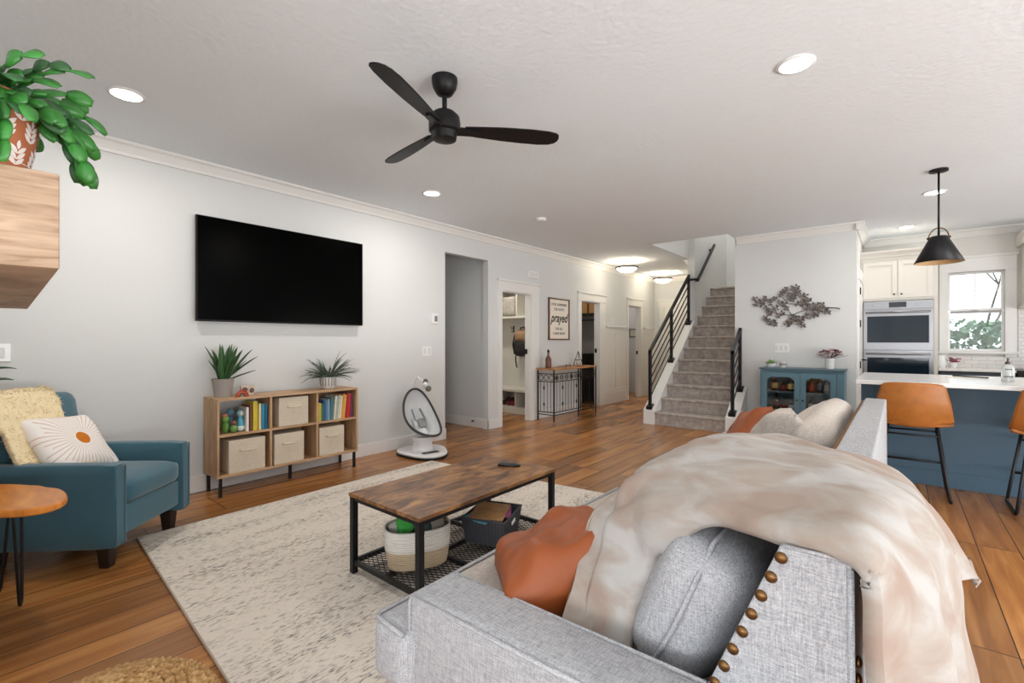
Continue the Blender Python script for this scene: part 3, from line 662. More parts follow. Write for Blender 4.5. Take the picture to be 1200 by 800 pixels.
b.tube([(-4.3+.06*math.cos(a), 7.04+.07*math.sin(a), .93) for a in [2*math.pi*k/12 for k in range(12)]], .004, 5, closed=True); b.build('frame', IRON, t)
b = MB(); b.ball((-4.3, 7.04, .885), .05, 14); b.build('ball', mat('pale_ball', '#c9c3b8', .5, var=.3, scale=30), t, smooth=True)
t = thing('trinket', 'small dark glasses lying in the middle of the console table', 'glasses', (-4.28, 6.6, .828))
b = MB(); ring(b, (-4.2, 6.5, .85), .022, 'x'); ring(b, (-4.2, 6.6, .85), .022, 'x'); b.tube([(-4.2, 6.52, .855), (-4.2, 6.58, .855)], .003, 5); b.tube([(-4.2, 6.48, .855), (-4.33, 6.47, .845), (-4.35, 6.47, .834)], .003, 5); b.tube([(-4.2, 6.62, .855), (-4.33, 6.63, .845), (-4.35, 6.63, .834)], .003, 5); b.build('frame', IRON, t)

# ---------------- bookshelf ----------------
SX0, SX1, SYa, SYb, SZ0, SZ1 = -4.47, -4.17, 1.385, 2.64, .155, .79
t = thing('bookshelf', 'low oak cube bookshelf with black legs under the television', 'bookshelf', (-4.32, 2.01, 0))
P_ = .018; cols = [SYa, SYa+.418, SYa+.836, SYb]; zm = .49
b = MB(); b.box(SX0, SX1, SYa, SYb, SZ1-P_, SZ1); b.build('top_panel', OAK, t, bevel=.001)
b = MB(); b.box(SX0, SX1, SYa, SYb, SZ0, SZ0+P_); b.build('bottom_panel', OAK, t, bevel=.001)
for y in (SYa, SYb-P_): b = MB(); b.box(SX0, SX1, y, y+P_, SZ0+P_, SZ1-P_); b.build('side_panel', OAKV, t, bevel=.001)
for y in cols[1:3]: b = MB(); b.box(SX0, SX1-.004, y-P_/2, y+P_/2, SZ0+P_, SZ1-P_); b.build('divider', OAKV, t, bevel=.001)
for i in range(3):
    a = cols[i]+(P_ if i == 0 else P_/2); c = cols[i+1]-(P_ if i == 2 else P_/2)
    b = MB(); b.box(SX0, SX1-.006, a, c, zm-P_/2, zm+P_/2); b.build('shelf', OAK, t)
b = MB(); b.box(SX0, SX0+.006, cols[1], SYb, SZ0, SZ1); b.box(SX0, SX0+.006, SYa, cols[1], SZ0, zm); b.build('back_panel', OAK, t)
for (x, y) in ((SX0+.02, SYa+.03), (SX1-.02, SYa+.03), (SX0+.02, SYb-.03), (SX1-.02, SYb-.03), (SX1-.12, 2.02)):
    b = MB(); b.box(x-.011, x+.011, y-.011, y+.011, 0, SZ0+(.05 if y < 2 else 0) if False else SZ0); b.build('leg', BLACKM, t)
def bin_(y0, y1, z0, h, label):
    xm = SX1-.015
    t = thing('fabric_bin', label, 'storage bin', (-4.32, (y0+y1)/2, z0), group='cream fabric bins in the bookshelf')
    b = MB(); b.box(SX0+.03, xm, y0, y1, z0, z0+h); b.build('bin_body', CREAMBIN, t, bevel=.006)
    m = (y0+y1)/2; b = MB(); b.tube([(xm+.001, m-.06, z0+h*.68), (xm+.014, m-.05, z0+h*.665), (xm+.018, m, z0+h*.655), (xm+.014, m+.05, z0+h*.665), (xm+.001, m+.06, z0+h*.68)], .008, 8); b.build('handle', CREAMBIN, t, smooth=True)
bin_(1.475, 1.76, SZ0+P_, .27, 'cream fabric bin in the lower left cubby of the bookshelf')
bin_(1.835, 2.10, SZ0+P_, .265, 'cream fabric bin in the lower middle cubby of the bookshelf')
bin_(2.245, 2.50, SZ0+P_, .265, 'cream fabric bin in the lower right cubby of the bookshelf')
bin_(1.875, 2.14, zm+P_/2, .255, 'cream fabric bin in the upper middle cubby of the bookshelf')
def book(y, wd, h, dp, col, label, lean=0, group='books in the bookshelf'):
    z0 = zm+P_/2
    t = thing('book', label, 'book', (SX1-.03-dp/2, y, z0), group=group)
    M = Matrix.Translation((SX1-.03, y, z0)) @ Matrix.Rotation(R(lean), 4, 'X')
    b = MB(); b.box(-dp, 0, -wd/2, wd/2, 0, h, M); b.build('cover', mat('cover_'+col, col, .5, var=.15, scale=30), t, bevel=.002)
    b = MB(); b.box(-dp+.004, -.006, -wd/2+.003, wd/2-.003, h-.0005, h+.001, M); b.build('pages', mat('paper', '#e8e2d4', .8), t)
LB = [(1.623, .02, .2, '#e9e4dc', 'thin white book in the upper left cubby, left of the yellow book'), (1.652, .018, .215, '#7a4a2a', 'thin brown book next to the yellow book in the left cubby'),
      (1.685, .035, .245, '#d9c23e', 'tall yellow book in the upper left cubby'), (1.722, .02, .22, '#e8d7a0', 'slim pale yellow book between yellow and blue books'),
      (1.748, .022, .215, '#2f8fb5', 'bright blue book second from right in the left cubby'), (1.773, .02, .21, '#1f6d95', 'darker blue book at the right end of the left cubby')]
for y, wd, h, c, l in LB: book(y, wd, h, .17, c, l)
RB = [('#c9b93a', .028, .17, 'yellow green short book at the left end of the right cubby', 0), ('#3e7f6a', .018, .16, 'green short book second from left in the right cubby', 0), ('#3c5f8f', .022, .2, 'navy book third from left in the right cubby', 0), ('#5b88a8', .02, .19, 'dusty blue book fourth from left in the right cubby', 0),
      ('#8fb4bf', .018, .2, 'pale blue book fifth from left in the right cubby', 0), ('#567a8c', .02, .21, 'slate book left of the cream books in the right cubby', -3), ('#7b9a8e', .014, .2, 'grey green slim book in the right cubby', -4), ('#e5e0cf', .018, .225, 'tall cream book in the middle of the right cubby', -5), ('#b7c7b6', .014, .22, 'pale green slim book right of the tall cream one', -5), ('#d8cdb8', .022, .23, 'beige book in the middle of the right cubby', -6), ('#efe9db', .016, .22, 'off white book left of the orange book', -6),
      ('#e0a23c', .024, .235, 'orange yellow book in the right cubby', -6), ('#e7c163', .012, .225, 'slim mustard book left of the red books', -6), ('#b3272c', .024, .24, 'red book, left one of the red pair in the right cubby', -6), ('#c22f2d', .022, .235, 'bright red book, right one of the red pair in the right cubby', -5), ('#8a2430', .016, .22, 'dark red slim book near the right end of the right cubby', -3), ('#6a3a63', .016, .215, 'purple book at the right end of the right cubby', 0)]
yy = 2.245
for c, wd, h, l, ln in RB:
    book(yy+wd/2, wd*.94, h, .19, c, l, ln); yy += wd+.0018
# toy figures in the left cubby
def toy(y, x, parts, label, name='toy_figure'):
    t = thing(name, label, 'toy', (x, y, zm+P_/2), group='toys in the bookshelf')
    for nm, c, r, col in parts:
        b = MB(); b.ball((x+c[0], y+c[1], zm+P_/2+c[2]), r, 12); b.build(nm, mat('toy'+col, col, .6), t, smooth=True)
toy(1.475, -4.26, [('body', (0, 0, .05), (.04, .03, .05), '#5f8f3e'), ('head', (0, 0, .115), (.03, .028, .03), '#7aa84c'), ('hat', (0, -.005, .145), (.026, .026, .018), '#b87a5c')], 'green dinosaur toy at the left of the upper left cubby')
toy(1.525, -4.22, [('body', (0, 0, .035), (.03, .028, .035), '#6f9a55'), ('head', (0, 0, .08), (.022, .022, .022), '#8a5a3c')], 'small green and brown toy beside the dinosaur toy')
toy(1.535, -4.33, [('body', (0, 0, .07), (.04, .035, .07), '#4f6d7c'), ('head', (0, 0, .155), (.035, .035, .035), '#5b7f93')], 'blue grey plush toy behind the smaller toys')
toy(1.585, -4.25, [('body', (0, 0, .065), (.028, .026, .065), '#62b4cf'), ('head', (0, 0, .15), (.028, .028, .03), '#8ac9dc'), ('face', (.02, 0, .15), (.012, .018, .018), '#e7d9c8'), ('skirt', (0, 0, .03), (.034, .032, .03), '#dfe6e2')], 'light blue doll standing beside the books')

# plants and ornaments on the bookshelf
def blade(b, base, az, tilt, L, wd, curl=.3, fold=.15, n=8, M=None, tip=1):
    """strap leaf: az azimuth, tilt from vertical at base, curl extra tilt along the length"""
    p = Vector(base); d = Vector((math.cos(az), math.sin(az), 0)); sd = Vector((-math.sin(az), math.cos(az), 0)); rows = []; a = tilt
    for i in range(n+1):
        s = i/n; ww = wd*(1-s**2.4)**.7*(.55+.9*min(s*2, 1)*.5+.0) if tip else wd*math.sin(math.pi*min(max(s, .04), .96))
        nrm = (d*math.cos(a)-Vector((0, 0, 1))*math.sin(a))
        rows.append((p-sd*ww/2+nrm*-fold*ww, p.copy(), p+sd*ww/2+nrm*-fold*ww))
        a += curl/n; p = p+(d*math.sin(a)+Vector((0, 0, 1))*math.cos(a))*(L/n)
    V = [[b.bm.verts.new(q) for q in r] for r in rows]
    for A, B in zip(V, V[1:]):
        for k in range(2): b.bm.faces.new((A[k], A[k+1], B[k+1], B[k]))
pz = SZ1
t = thing('snake_plant', 'potted snake plant on the left end of the bookshelf', 'plant', (-4.31, 1.475, pz))
b = MB(); b.lathe([(.058, 0), (.062, .01), (.082, .15), (.085, .155), (.078, .155), (.074, .13), (0, .13)], (-4.31, 1.475, pz), 32); b.build('pot', mat('grey_ceramic', '#a7a19c', .7, var=.05), t, smooth='auto')
for nm, mt, ks in (('leaf', GREEN2, 0), ('leaf', mat('snake_leaf', '#3f6a36', .45, var=.45, scale=25, stretch=(1, 1, 5)), 1)):
    rr = random.Random(11+ks)
    for k in range(10):
        az = rr.uniform(0, 6.28); tl = rr.uniform(.05, .6); b = MB(); blade(b, (-4.31+.03*math.cos(az), 1.475+.03*math.sin(az), pz+.12), az, tl, rr.uniform(.22, .35), rr.uniform(.038, .052), rr.uniform(-.1, .25), .25)
        b.build(nm, mt, t, smooth=True, solid=.003)
rr = random.Random(2)
for az, tl, L_, wd in ((R(88), .85, .34, .05), (R(-92), .35, .33, .04), (R(80), 1.15, .26, .035), (R(-80), .5, .22, .035), (R(95), .25, .32, .035), (R(60), .7, .25, .035)):
    b = MB(); blade(b, (-4.31, 1.475, pz+.12), az, tl, L_, wd, .1, .25); b.build('leaf', GREEN2, t, smooth=True, solid=.003)
t = thing('rainbow_toy', 'small red wooden rainbow arch toy beside the snake plant pot', 'toy', (-4.21, 1.56, pz))
for r0, c in ((.046, '#b5352a'), (.034, '#c9683c'), (.023, '#5f4a46')):
    b = MB(); b.tube([(-4.21, 1.585+r0*math.cos(a), pz+.0+r0*math.sin(a)*1.15) for a in [math.pi*k/16 for k in range(17)]], .0062, 8); b.build('arch', mat('arch'+c, c, .5), t, smooth=True)
t = thing('photo_frame', 'small patterned photo block beside the red rainbow toy', 'photo frame', (-4.3, 1.66, pz))
b = MB(); b.box(-4.33, -4.30, 1.61, 1.72, pz, pz+.085); b.build('block', mat('photo_block', '#cdbfae', .6, var=.5, scale=40), t, bevel=.003)
b = MB(); b.ball((-4.299, 1.695, pz+.04), (.004, .018, .022)); b.ball((-4.299, 1.64, pz+.05), (.004, .022, .02)); b.build('photo', mat('photo_dark', '#6f4a3c', .6, var=.5, scale=60), t, smooth=True)
t = thing('spider_aloe_plant', 'grey green spiky plant in a white ribbed pot on the bookshelf', 'plant', (-4.31, 2.40, pz))
b = MB(); n = 48
b.lathe([(.05, 0), (.062, .01), (.07, .03), (.072, .11), (.066, .115), (.062, .10), (0, .10)], (-4.31, 2.40, pz), n)
b.build('pot', mat('white_pot', '#e3e0dc', .4), t, smooth='auto')
b = MB()
for k in range(16): a = 2*math.pi*k/16; b.tube([(-4.31+.069*math.cos(a), 2.40+.069*math.sin(a), pz+.03), (-4.31+.0725*math.cos(a), 2.40+.0725*math.sin(a), pz+.112)], .005, 5)
b.build('ribs', mat('pot_groove', '#8f8a88', .6), t, smooth=True)
rr = random.Random(21)
for k in range(90):
    az = rr.uniform(0, 6.28); tl = rr.uniform(.1, 1.35); b = MB(); L_ = rr.uniform(.17, .30)*(1.1 if tl > .8 else 1)
    if math.cos(az) < -.3: L_ = min(L_, .125/max(.2, math.sin(min(1.5, tl+.5))))
    blade(b, (-4.31+.03*math.cos(az), 2.40+.03*math.sin(az), pz+.105), az, tl, L_, .017, rr.uniform(.1, 1.0), .3, 7); b.build('leaf', GREYGREEN, t, smooth=True, solid=.002)

# ---------------- rug ----------------
def rug_mat():
    m = bpy.data.materials.new('woven_rug'); m.use_nodes = True; nt = m.node_tree; n = nt.nodes; L = nt.links; b = n['Principled BSDF']
    tc = n.new('ShaderNodeTexCoord')
    def nz(sc, s, det, dist=0):
        mp = n.new('ShaderNodeMapping'); mp.inputs['Scale'].default_value = sc; L.new(tc.outputs['Object'], mp.inputs[0])
        t = n.new('ShaderNodeTexNoise'); t.inputs['Scale'].default_value = s; t.inputs['Detail'].default_value = det; t.inputs['Distortion'].default_value = dist; L.new(mp.outputs[0], t.inputs['Vector']); return t.outputs['Fac']
    fl = nz((95, 26, 1), 1, 4, .8); big = nz((7, 1.3, 1), 1, 3); fine = nz((200, 200, 1), 1, 2)
    ad = n.new('ShaderNodeMath'); ad.operation = 'MULTIPLY_ADD'; L.new(big, ad.inputs[0]); ad.inputs[1].default_value = .5; L.new(fl, ad.inputs[2])
    cr = n.new('ShaderNodeValToRGB'); e = cr.color_ramp.elements; e[0].position = .74; e[0].color = srgb('#ece2d5'); e[1].position = .98; e[1].color = srgb('#77706c'); x = e.new(.82); x.color = srgb('#d9cec1'); 
    L.new(ad.outputs[0], cr.inputs[0])
    mx = n.new('ShaderNodeMix'); mx.data_type = 'RGBA'; mx.blend_type = 'MULTIPLY'; mx.inputs[0].default_value = .22; L.new(cr.outputs[0], mx.inputs[6]); L.new(fine, mx.inputs[7])
    L.new(mx.outputs[2], b.inputs['Base Color']); b.inputs['Roughness'].default_value = .97
    bp = n.new('ShaderNodeBump'); bp.inputs['Strength'].default_value = .5; bp.inputs['Distance'].default_value = .004; L.new(fine, bp.inputs['Height']); L.new(bp.outputs[0], b.inputs['Normal'])
    return m
b = MB(); b.prism([(-3.715, .785), (-.75, .59), (-.72, 3.56), (-3.75, 3.235)], .0, .012, 'z')
rug = thing('area_rug', 'large cream area rug with dark flecks under the coffee table', 'rug', (-2.2, 2.0, 0)); b.build('pile', rug_mat(), rug, bevel=.004)
b = MB(); e_ = [(-3.715, .785), (-.75, .59), (-.72, 3.56), (-3.75, 3.235)]
b.tube([(p[0], p[1], .006) for p in e_], .007, 6, closed=True); b.build('bound_edge', mat('rug_edge', '#b7a797', .9), rug)
RZ = .013

# ---------------- coffee table ----------------
t = thing('coffee_table', 'rustic wood coffee table with black metal frame and mesh shelf', 'coffee table', (-1.99, 1.93, RZ))
x0, x1, ya, yb, zt = -2.275, -1.69, 1.385, 2.49, .44
b = MB(); b.box(x0, x1, ya, yb, zt-.018, zt); b.build('tabletop', RUSTIC, t, bevel=.001)
r = .0155
for x in (x0+r+.004, x1-r-.004):
    for y in (ya+r+.004, yb-r-.004): b = MB(); b.box(x-r, x+r, y-r, y+r, RZ, zt-.018); b.build('leg', BLACKM, t, bevel=.001)
b = MB()
for x in (x0+r+.004, x1-r-.004): b.box(x-.011, x+.011, ya+.03, yb-.03, zt-.04, zt-.018)
for y in (ya+r+.004, yb-r-.004): b.box(x0+.03, x1-.03, y-.011, y+.011, zt-.04, zt-.018)
b.build('top_frame', BLACKM, t)
b = MB()
for x in (x0+r+.004, x1-r-.004, (x0+x1)/2): b.box(x-.010, x+.010, ya+.03, yb-.03, .06, .085)
for y in (ya+r+.004, yb-r-.004, (ya*2+yb)/3, (ya+2*yb)/3): b.box(x0+.02, x1-.02, y-.010, y+.010, .061, .084)
b.build('shelf_frame', BLACKM, t)
b = MB(); W_, D_ = x1-x0-.04, yb-ya-.04; st = .027; sl = .55
k = -int(W_/sl/st)-2
while k*st < D_+W_*sl:
    for sg in (1, -1):
        # line y = k*st + sg*sl*x , clip to rectangle
        c = k*st if sg == 1 else k*st
        y_a, y_b = (c, c+sl*W_) if sg == 1 else (c+0, c-sl*W_)
        xs, xe = 0, W_
        def xat(y): return (y-c)/(sg*sl)
        for lim in (0, D_):
            pass
        lo, hi = sorted((xat(0), xat(D_))); xs = max(0, lo); xe = min(W_, hi)
        if xe-xs > .005:
            p = Vector((x0+.02+xs, ya+.02+c+sg*sl*xs, .078)); q = Vector((x0+.02+xe, ya+.02+c+sg*sl*xe, .078)); b.tube([p, q], .0024, 4)
    k += 1
b.build('mesh_shelf', BLACKM, t)
SHZ = .087
t = thing('remote_control', 'black remote control on the coffee table', 'remote control', (-1.96, 2.36, zt))
M = frame_at((-1.955, 2.345, zt), R(28))
b = MB(); b.soft((0, 0, .009), (.145, .042, .018), .008, n=5, M=M); b.build('body', BLACKP, t, smooth=True)
b = MB()
for i in range(5):
    for j in range(3): b.box(-.055+i*.018, -.045+i*.018, -.013+j*.010, -.007+j*.010, .018, .0195, M)
b.build('buttons', mat('button_grey', '#55565a', .5), t)
# rope basket with toys
t = thing('rope_basket', 'white and tan rope basket at the left of the coffee table shelf', 'basket', (-1.98, 1.62, SHZ))
BM = frame_at((-1.965, 1.60, SHZ), R(62))
def oval(rx, ry, z0, z1, flare, cap=False, n=40):
    bb = MB(); bb.grid(lambda u, v: ((rx+flare*v)*math.copysign(abs(math.cos(2*math.pi*u))**.8, math.cos(2*math.pi*u)), (ry+flare*v)*math.copysign(abs(math.sin(2*math.pi*u))**.8, math.sin(2*math.pi*u)), z0+(z1-z0)*v+.0), n, 8, wrapu=True, M=BM)
    return bb
def rope_mat(name, c):
    m = mat(name, c, .9, var=.1, scale=40); nt = m.node_tree; n = nt.nodes; L = nt.links; b = n['Principled BSDF']
    tc = n.new('ShaderNodeTexCoord'); wv = n.new('ShaderNodeTexWave'); wv.bands_direction = 'Z'; wv.inputs['Scale'].default_value = 28; L.new(tc.outputs['Object'], wv.inputs['Vector'])
    bp = n.new('ShaderNodeBump'); bp.inputs['Strength'].default_value = .9; bp.inputs['Distance'].default_value = .004; L.new(wv.outputs['Fac'], bp.inputs['Height']); L.new(bp.outputs[0], b.inputs['Normal']); return m
bb = oval(.150, .098, .0, .095, .015); bb.build('tan_lower_band', rope_mat('tan_rope', '#c2ad90'), t, smooth=True, solid=.008)
bb = oval(.165, .113, .095, .20, .003); bb.build('white_upper_band', rope_mat('white_rope', '#e6e1d8'), t, smooth=True, solid=.009)
b = MB(); b.lathe([(.09, 0), (.09, .01)], (0, 0, 0), 24, M=BM @ Matrix.Diagonal((1.5, 1, 1, 1))); b.build('base', rope_mat('tan_rope', '#c2ad90'), t)
rr = random.Random(9)
for k, (x, y, z, s, c, l) in enumerate(((-.06, 0, .185, .055, '#3da23f', 'bright green toy in the rope basket'), (.03, .03, .19, .05, '#6f7471', 'grey soft toy in the middle of the rope basket'), (.09, -.02, .185, .05, '#8a8477', 'beige patterned toy at the right of the rope basket'), (-.10, .02, .175, .045, '#a9a69f', 'light grey toy at the left of the rope basket'), (.02, -.05, .175, .045, '#3d4b4e', 'dark teal toy at the near side of the rope basket'))):
    b = MB(); b.soft((x, y, z+.018), (s*1.8, s*1.5, s*1.5), .025, n=5, nz=.014, nsc=22, seed=k, M=BM); tag(recenter(b.build('soft_toy', mat('softtoy'+c, c, .8, var=.25, scale=25), smooth=True)), l, 'toy', 'toys in the rope basket')
# dark basket
t = thing('storage_basket', 'dark grey plastic basket on the coffee table shelf', 'basket', (-1.85, 2.02, SHZ))
DM = frame_at((-1.88, 2.10, SHZ), R(20)); DG = mat('basket_grey', '#47474d', .6, var=.1)
def trap(b, w0, d0, w1, d1, z0, z1, th=.004):
    f = lambda w, d, z: [(-w, -d, z), (w, -d, z), (w, d, z), (-w, d, z)]
    A = [b.bm.verts.new(p) for p in f(w0, d0, z0)]; B = [b.bm.verts.new(p) for p in f(w1, d1, z1)]
    for i in range(4): b.bm.faces.new((A[i], A[(i+1) % 4], B[(i+1) % 4], B[i]))
    return A+B
b = MB(); vs = trap(b, .112, .135, .130, .155, 0, .145); b.bm.faces.new(vs[:4]); b._x(vs, DM); b.build('basket_body', DG, t, solid=.004)
b = MB(); b.tube([DM @ Vector(p) for p in ((-.131, -.156, .145), (.131, -.156, .145), (.131, .156, .145), (-.131, .156, .145))], .006, 6, closed=True); b.build('rim', DG, t)
b = MB()
for k in range(26):
    for j in range(9):
        z = .012+j*.0145; f_ = z/.145; w1 = .112+.018*f_+.003; d1 = .135+.02*f_+.003
        if k < 13: xx = -w1+.012+(2*w1-.024)*k/12; b.box(xx-.0055, xx+.0055, -d1-.002, -d1+.001, z, z+.006, DM)
        else: y2 = -d1+.012+(2*d1-.024)*(k-13)/12; b.box(w1-.001, w1+.002, y2-.0065, y2+.0065, z, z+.006, DM)
b.build('weave', mat('basket_lattice', '#34343a', .7), t)
b = MB(); b.prism([(-.028, .105), (.028, .113), (.03, .095), (-.026, .087)], .1295, .134, 'x', DM); b.build('tag_label', WHITEP, t)
for k, (x, y, z, rz, c, l, s) in enumerate(((-.01, -.01, .150, 8, '#b98d5c', 'large tan magazine on top of the dark basket', (.2, .24)), (-.03, -.06, .143, -14, '#5fa0b4', 'blue magazine under the tan one in the dark basket', (.16, .2)), (.02, .05, .136, 20, '#b0568c', 'pink booklet inside the dark basket', (.15, .2)))):
    M = DM @ frame_at((x, y, z-.004), R(rz), R(3), R(2))
    b = MB(); b.box(-s[0]/2, s[0]/2, -s[1]/2, s[1]/2, 0, .006, M); tag(recenter(b.build('magazine', mat('mag'+c, c, .35, var=.5, scale=22), bevel=.001)), l, 'magazine', 'magazines in the dark basket')

# ---------------- baby rocker ----------------
rx_, ry_ = -4.07, 3.40
t = thing('baby_rocker', 'white and grey electric baby rocker standing by the left wall', 'baby swing', (rx_, ry_, 0))
RM = frame_at((rx_, ry_, 0), R(-10))
def blob(n=48):
    out = []
    for k in range(n):
        a = 2*math.pi*k/n; r = .285*(1+.10*math.cos(2*a)+.07*math.cos(3*a+.5)); out.append((r*math.cos(a), r*math.sin(a)))
    return out
b = MB(); bl = blob(); b.prism([(x*1.02, y*1.02) for x, y in bl], 0, .022, 'z', RM); b.build('rubber_foot', BLACKP, t)
b = MB(); b.prism(bl, .02, .05, 'z', RM); b.build('base', WHITEP, t, bevel=.02, seg=4)
b = MB(); b.soft((.17, -.02, .054), (.06, .19, .012), .004, n=4, M=RM); b.build('control_panel', mat('panel_dark', '#33363b', .3), t, smooth=True)
b = MB(); b.lathe([(.16, .04), (.12, .06), (.10, .14), (.12, .20), (.0, .20)], (-.02, 0, 0), 32, M=RM); b.build('pedestal', WHITEP, t, smooth='auto')
SEAT = RM @ Matrix.Translation((-.02, 0, .44)) @ Matrix.Rotation(R(46), 4, 'Y')
# seat plane: local x is the long axis (head at -x), tube ring
b = MB(); ringp = [SEAT @ Vector((.325*math.cos(a), .195*math.sin(a), .05*math.cos(2*a))) for a in [2*math.pi*k/48 for k in range(48)]]
b.tube(ringp, .013, 10, closed=True); b.build('seat_ring', mat('dark_ring', '#2c2e30', .4), t, smooth=True)
b = MB()
def shell(u, v):
    a = 2*math.pi*u; rr_ = v; x = .32*rr_*math.cos(a); y = .19*rr_*math.sin(a); dep = -.19*(1-rr_**2.4)**.8
    return (x, y, .05*math.cos(2*a)*rr_**2+dep+.006*math.sin(9*a)*rr_*(1-rr_))
b.grid(shell, 48, 14, wrapu=True, M=SEAT); b.build('fabric_seat', weave_mat('rocker_mesh', '#b9bbbc', '#e6e7e8', 1.2), t, smooth=True, solid=.006)
b = MB(); b.soft((.06, 0, -.085), (.12, .10, .05), .025, n=5, M=SEAT); b.tube([SEAT @ Vector(p) for p in ((-.14, .05, -.09), (0, .06, -.09), (.06, .03, -.06))], .012, 6); b.tube([SEAT @ Vector(p) for p in ((-.14, -.05, -.09), (0, -.06, -.09), (.06, -.03, -.06))], .012, 6); b.build('harness', mat('harness_grey', '#8e9092', .8), t, smooth=True)
b = MB(); b.tube([SEAT @ Vector(p) for p in ((.18, 0, -.12), (.05, 0, -.18), (-.05, 0, -.2))], .05, 12); b.build('seat_mount', WHITEP, t, smooth=True)
b = MB(); b.tube([SEAT @ Vector(p) for p in ((-.32, 0, .04), (-.39, 0, .1), (-.37, 0, .2), (-.26, 0, .26))], .012, 8); b.build('toy_arm', WHITEP, t, smooth=True)
for p, c in (((-.26, .03, .25), '#5e4a52'), ((-.2, 0, .27), '#ded9d2'), ((-.16, .03, .25), '#6b655a')):
    b = MB(); b.ball(SEAT @ Vector(p), .034, 10); b.build('hanging_toy', mat('hangtoy'+c, c, .7, var=.5, scale=60), t, smooth=True)

# ---------------- armchair ----------------
AC = (-3.508, .833, 0); FA = math.atan2(.69, .72)
t = thing('armchair', 'teal blue upholstered armchair with dark wood feet on the left', 'armchair', AC, FA)
# local frame: +x front, +y its left side ; origin under the middle of the front edge
HW = .335; DP = .76
for s in (1, -1):
    b = MB(); b.soft((-DP/2+.0, s*(HW-.045), .35), (DP, .09, .46), .022, (0, .006, .004), 8); b.build('arm', TEAL, t, smooth='auto')
    b = MB(); y0 = s*(HW-.045)
    pp = [(.003, y0-.045+.012, .14), (.003, y0-.045+.012, .565), (.003, y0+.045-.012, .565), (.003, y0+.045-.012, .14)]
    b.tube(pp, .005, 6, closed=True); b.build('piping', TEAL, t, smooth=True)
b = MB(); b.soft((-.36, 0, .25), (.70, 2*(HW-.09)+.005, .17), .02, n=6); b.build('seat_base', TEAL, t, smooth='auto')
b = MB(); b.soft((-.325, 0, .40), (.66, 2*(HW-.09)-.008, .14), .045, (.008, 0, .02), 9); b.build('seat_cushion', TEAL, t, smooth=True)
b = MB(); M = Matrix.Translation((-.66, 0, .40)) @ Matrix.Rotation(R(-9), 4, 'Y'); b.soft((0, .035, .225), (.15, 2*(HW-.05)-.07, .60), .06, (.03, 0, .01), 9, M=M); b.build('backrest', TEAL, t, smooth=True)
for x in (-.09, -.66):
    for s in (1, -1):
        b = MB(); y = s*(HW-.075); z = .13
        vs = [b.bm.verts.new(q) for q in [(x+dx*.035, y+dy*.035, .13) for dx, dy in ((-1, -1), (1, -1), (1, 1), (-1, 1))]]; v2 = [b.bm.verts.new(q) for q in [(x+dx*.024, y+dy*.024, 0) for dx, dy in ((-1, -1), (1, -1), (1, 1), (-1, 1))]]
        b.bm.faces.new(vs); b.bm.faces.new(v2[::-1])
        for i in range(4): b.bm.faces.new((vs[i], v2[i], v2[(i+1) % 4], vs[(i+1) % 4]))
        b.build('leg', mat('dark_wood_feet', '#241a15', .4), t)
AM = frame_at(AC, FA)
# fur throw over the backrest
FUR = mat('yellow_fur', '#efdcb2', .95, var=.12, scale=18, sheen=.5, bump=.6, bscale=110)
b = MB(); rr = random.Random(4)
def thr(u, v):
    # u along the drape from behind, over the top, down the front and seat ; v across
    path = [(-.80, .50), (-.85, .80), (-.845, .915), (-.79, .945), (-.70, .925), (-.625, .79), (-.56, .62), (-.49, .515), (-.36, .50)]
    s = u*(len(path)-1); i = min(int(s), len(path)-2); f = s-i
    x = path[i][0]*(1-f)+path[i+1][0]*f; z = path[i][1]*(1-f)+path[i+1][1]*f
    y = -.30+(.46-.16*u)*v+.13*max(0, .75-u)*v/.75
    q = Vector((x, y, z)); nn = noise.noise_vector(q*24)*.008+noise.noise_vector(q*9)*.010
    ed = min(v, 1-v)
    return q+nn+Vector((.012, 0, .012))
b.grid(thr, 70, 44, M=AM)
thro = recenter(b.build('fur_throw', FUR, smooth=True, solid=.022)); tag(thro, 'shaggy yellow fur throw draped over the armchair back', 'throw')
# tufts give the shaggy outline
b = MB(); rr = random.Random(14)
for k in range(3500):
    u = rr.uniform(.2, 1); v = rr.random(); 
    if rr.random() < .3: v = rr.choice((0.0, 1.0))+rr.uniform(-.02, .02)
    if rr.random() < .12: u = rr.uniform(.97, 1)
    p = AM @ Vector(thr(min(u, 1), min(max(v, 0), 1))); q = AM @ Vector(thr(min(u+.03, 1), min(max(v, 0), 1)))
    d = Vector((rr.uniform(-1, 1), rr.uniform(-1, 1), rr.uniform(-.9, .6))).normalized(); sd = d.orthogonal().normalized()*.003
    L_ = rr.uniform(.012, .03); p = p+Vector((.008, 0, .012))
    vv = [b.bm.verts.new(p-sd), b.bm.verts.new(p+sd), b.bm.verts.new(p+d*L_)]; b.bm.faces.new(vv)
tf = b.build('fur_tufts', FUR); tf.data.transform(Matrix.Translation(-thro.location)); tf.parent = thro; tf['kind'] = 'stuff'
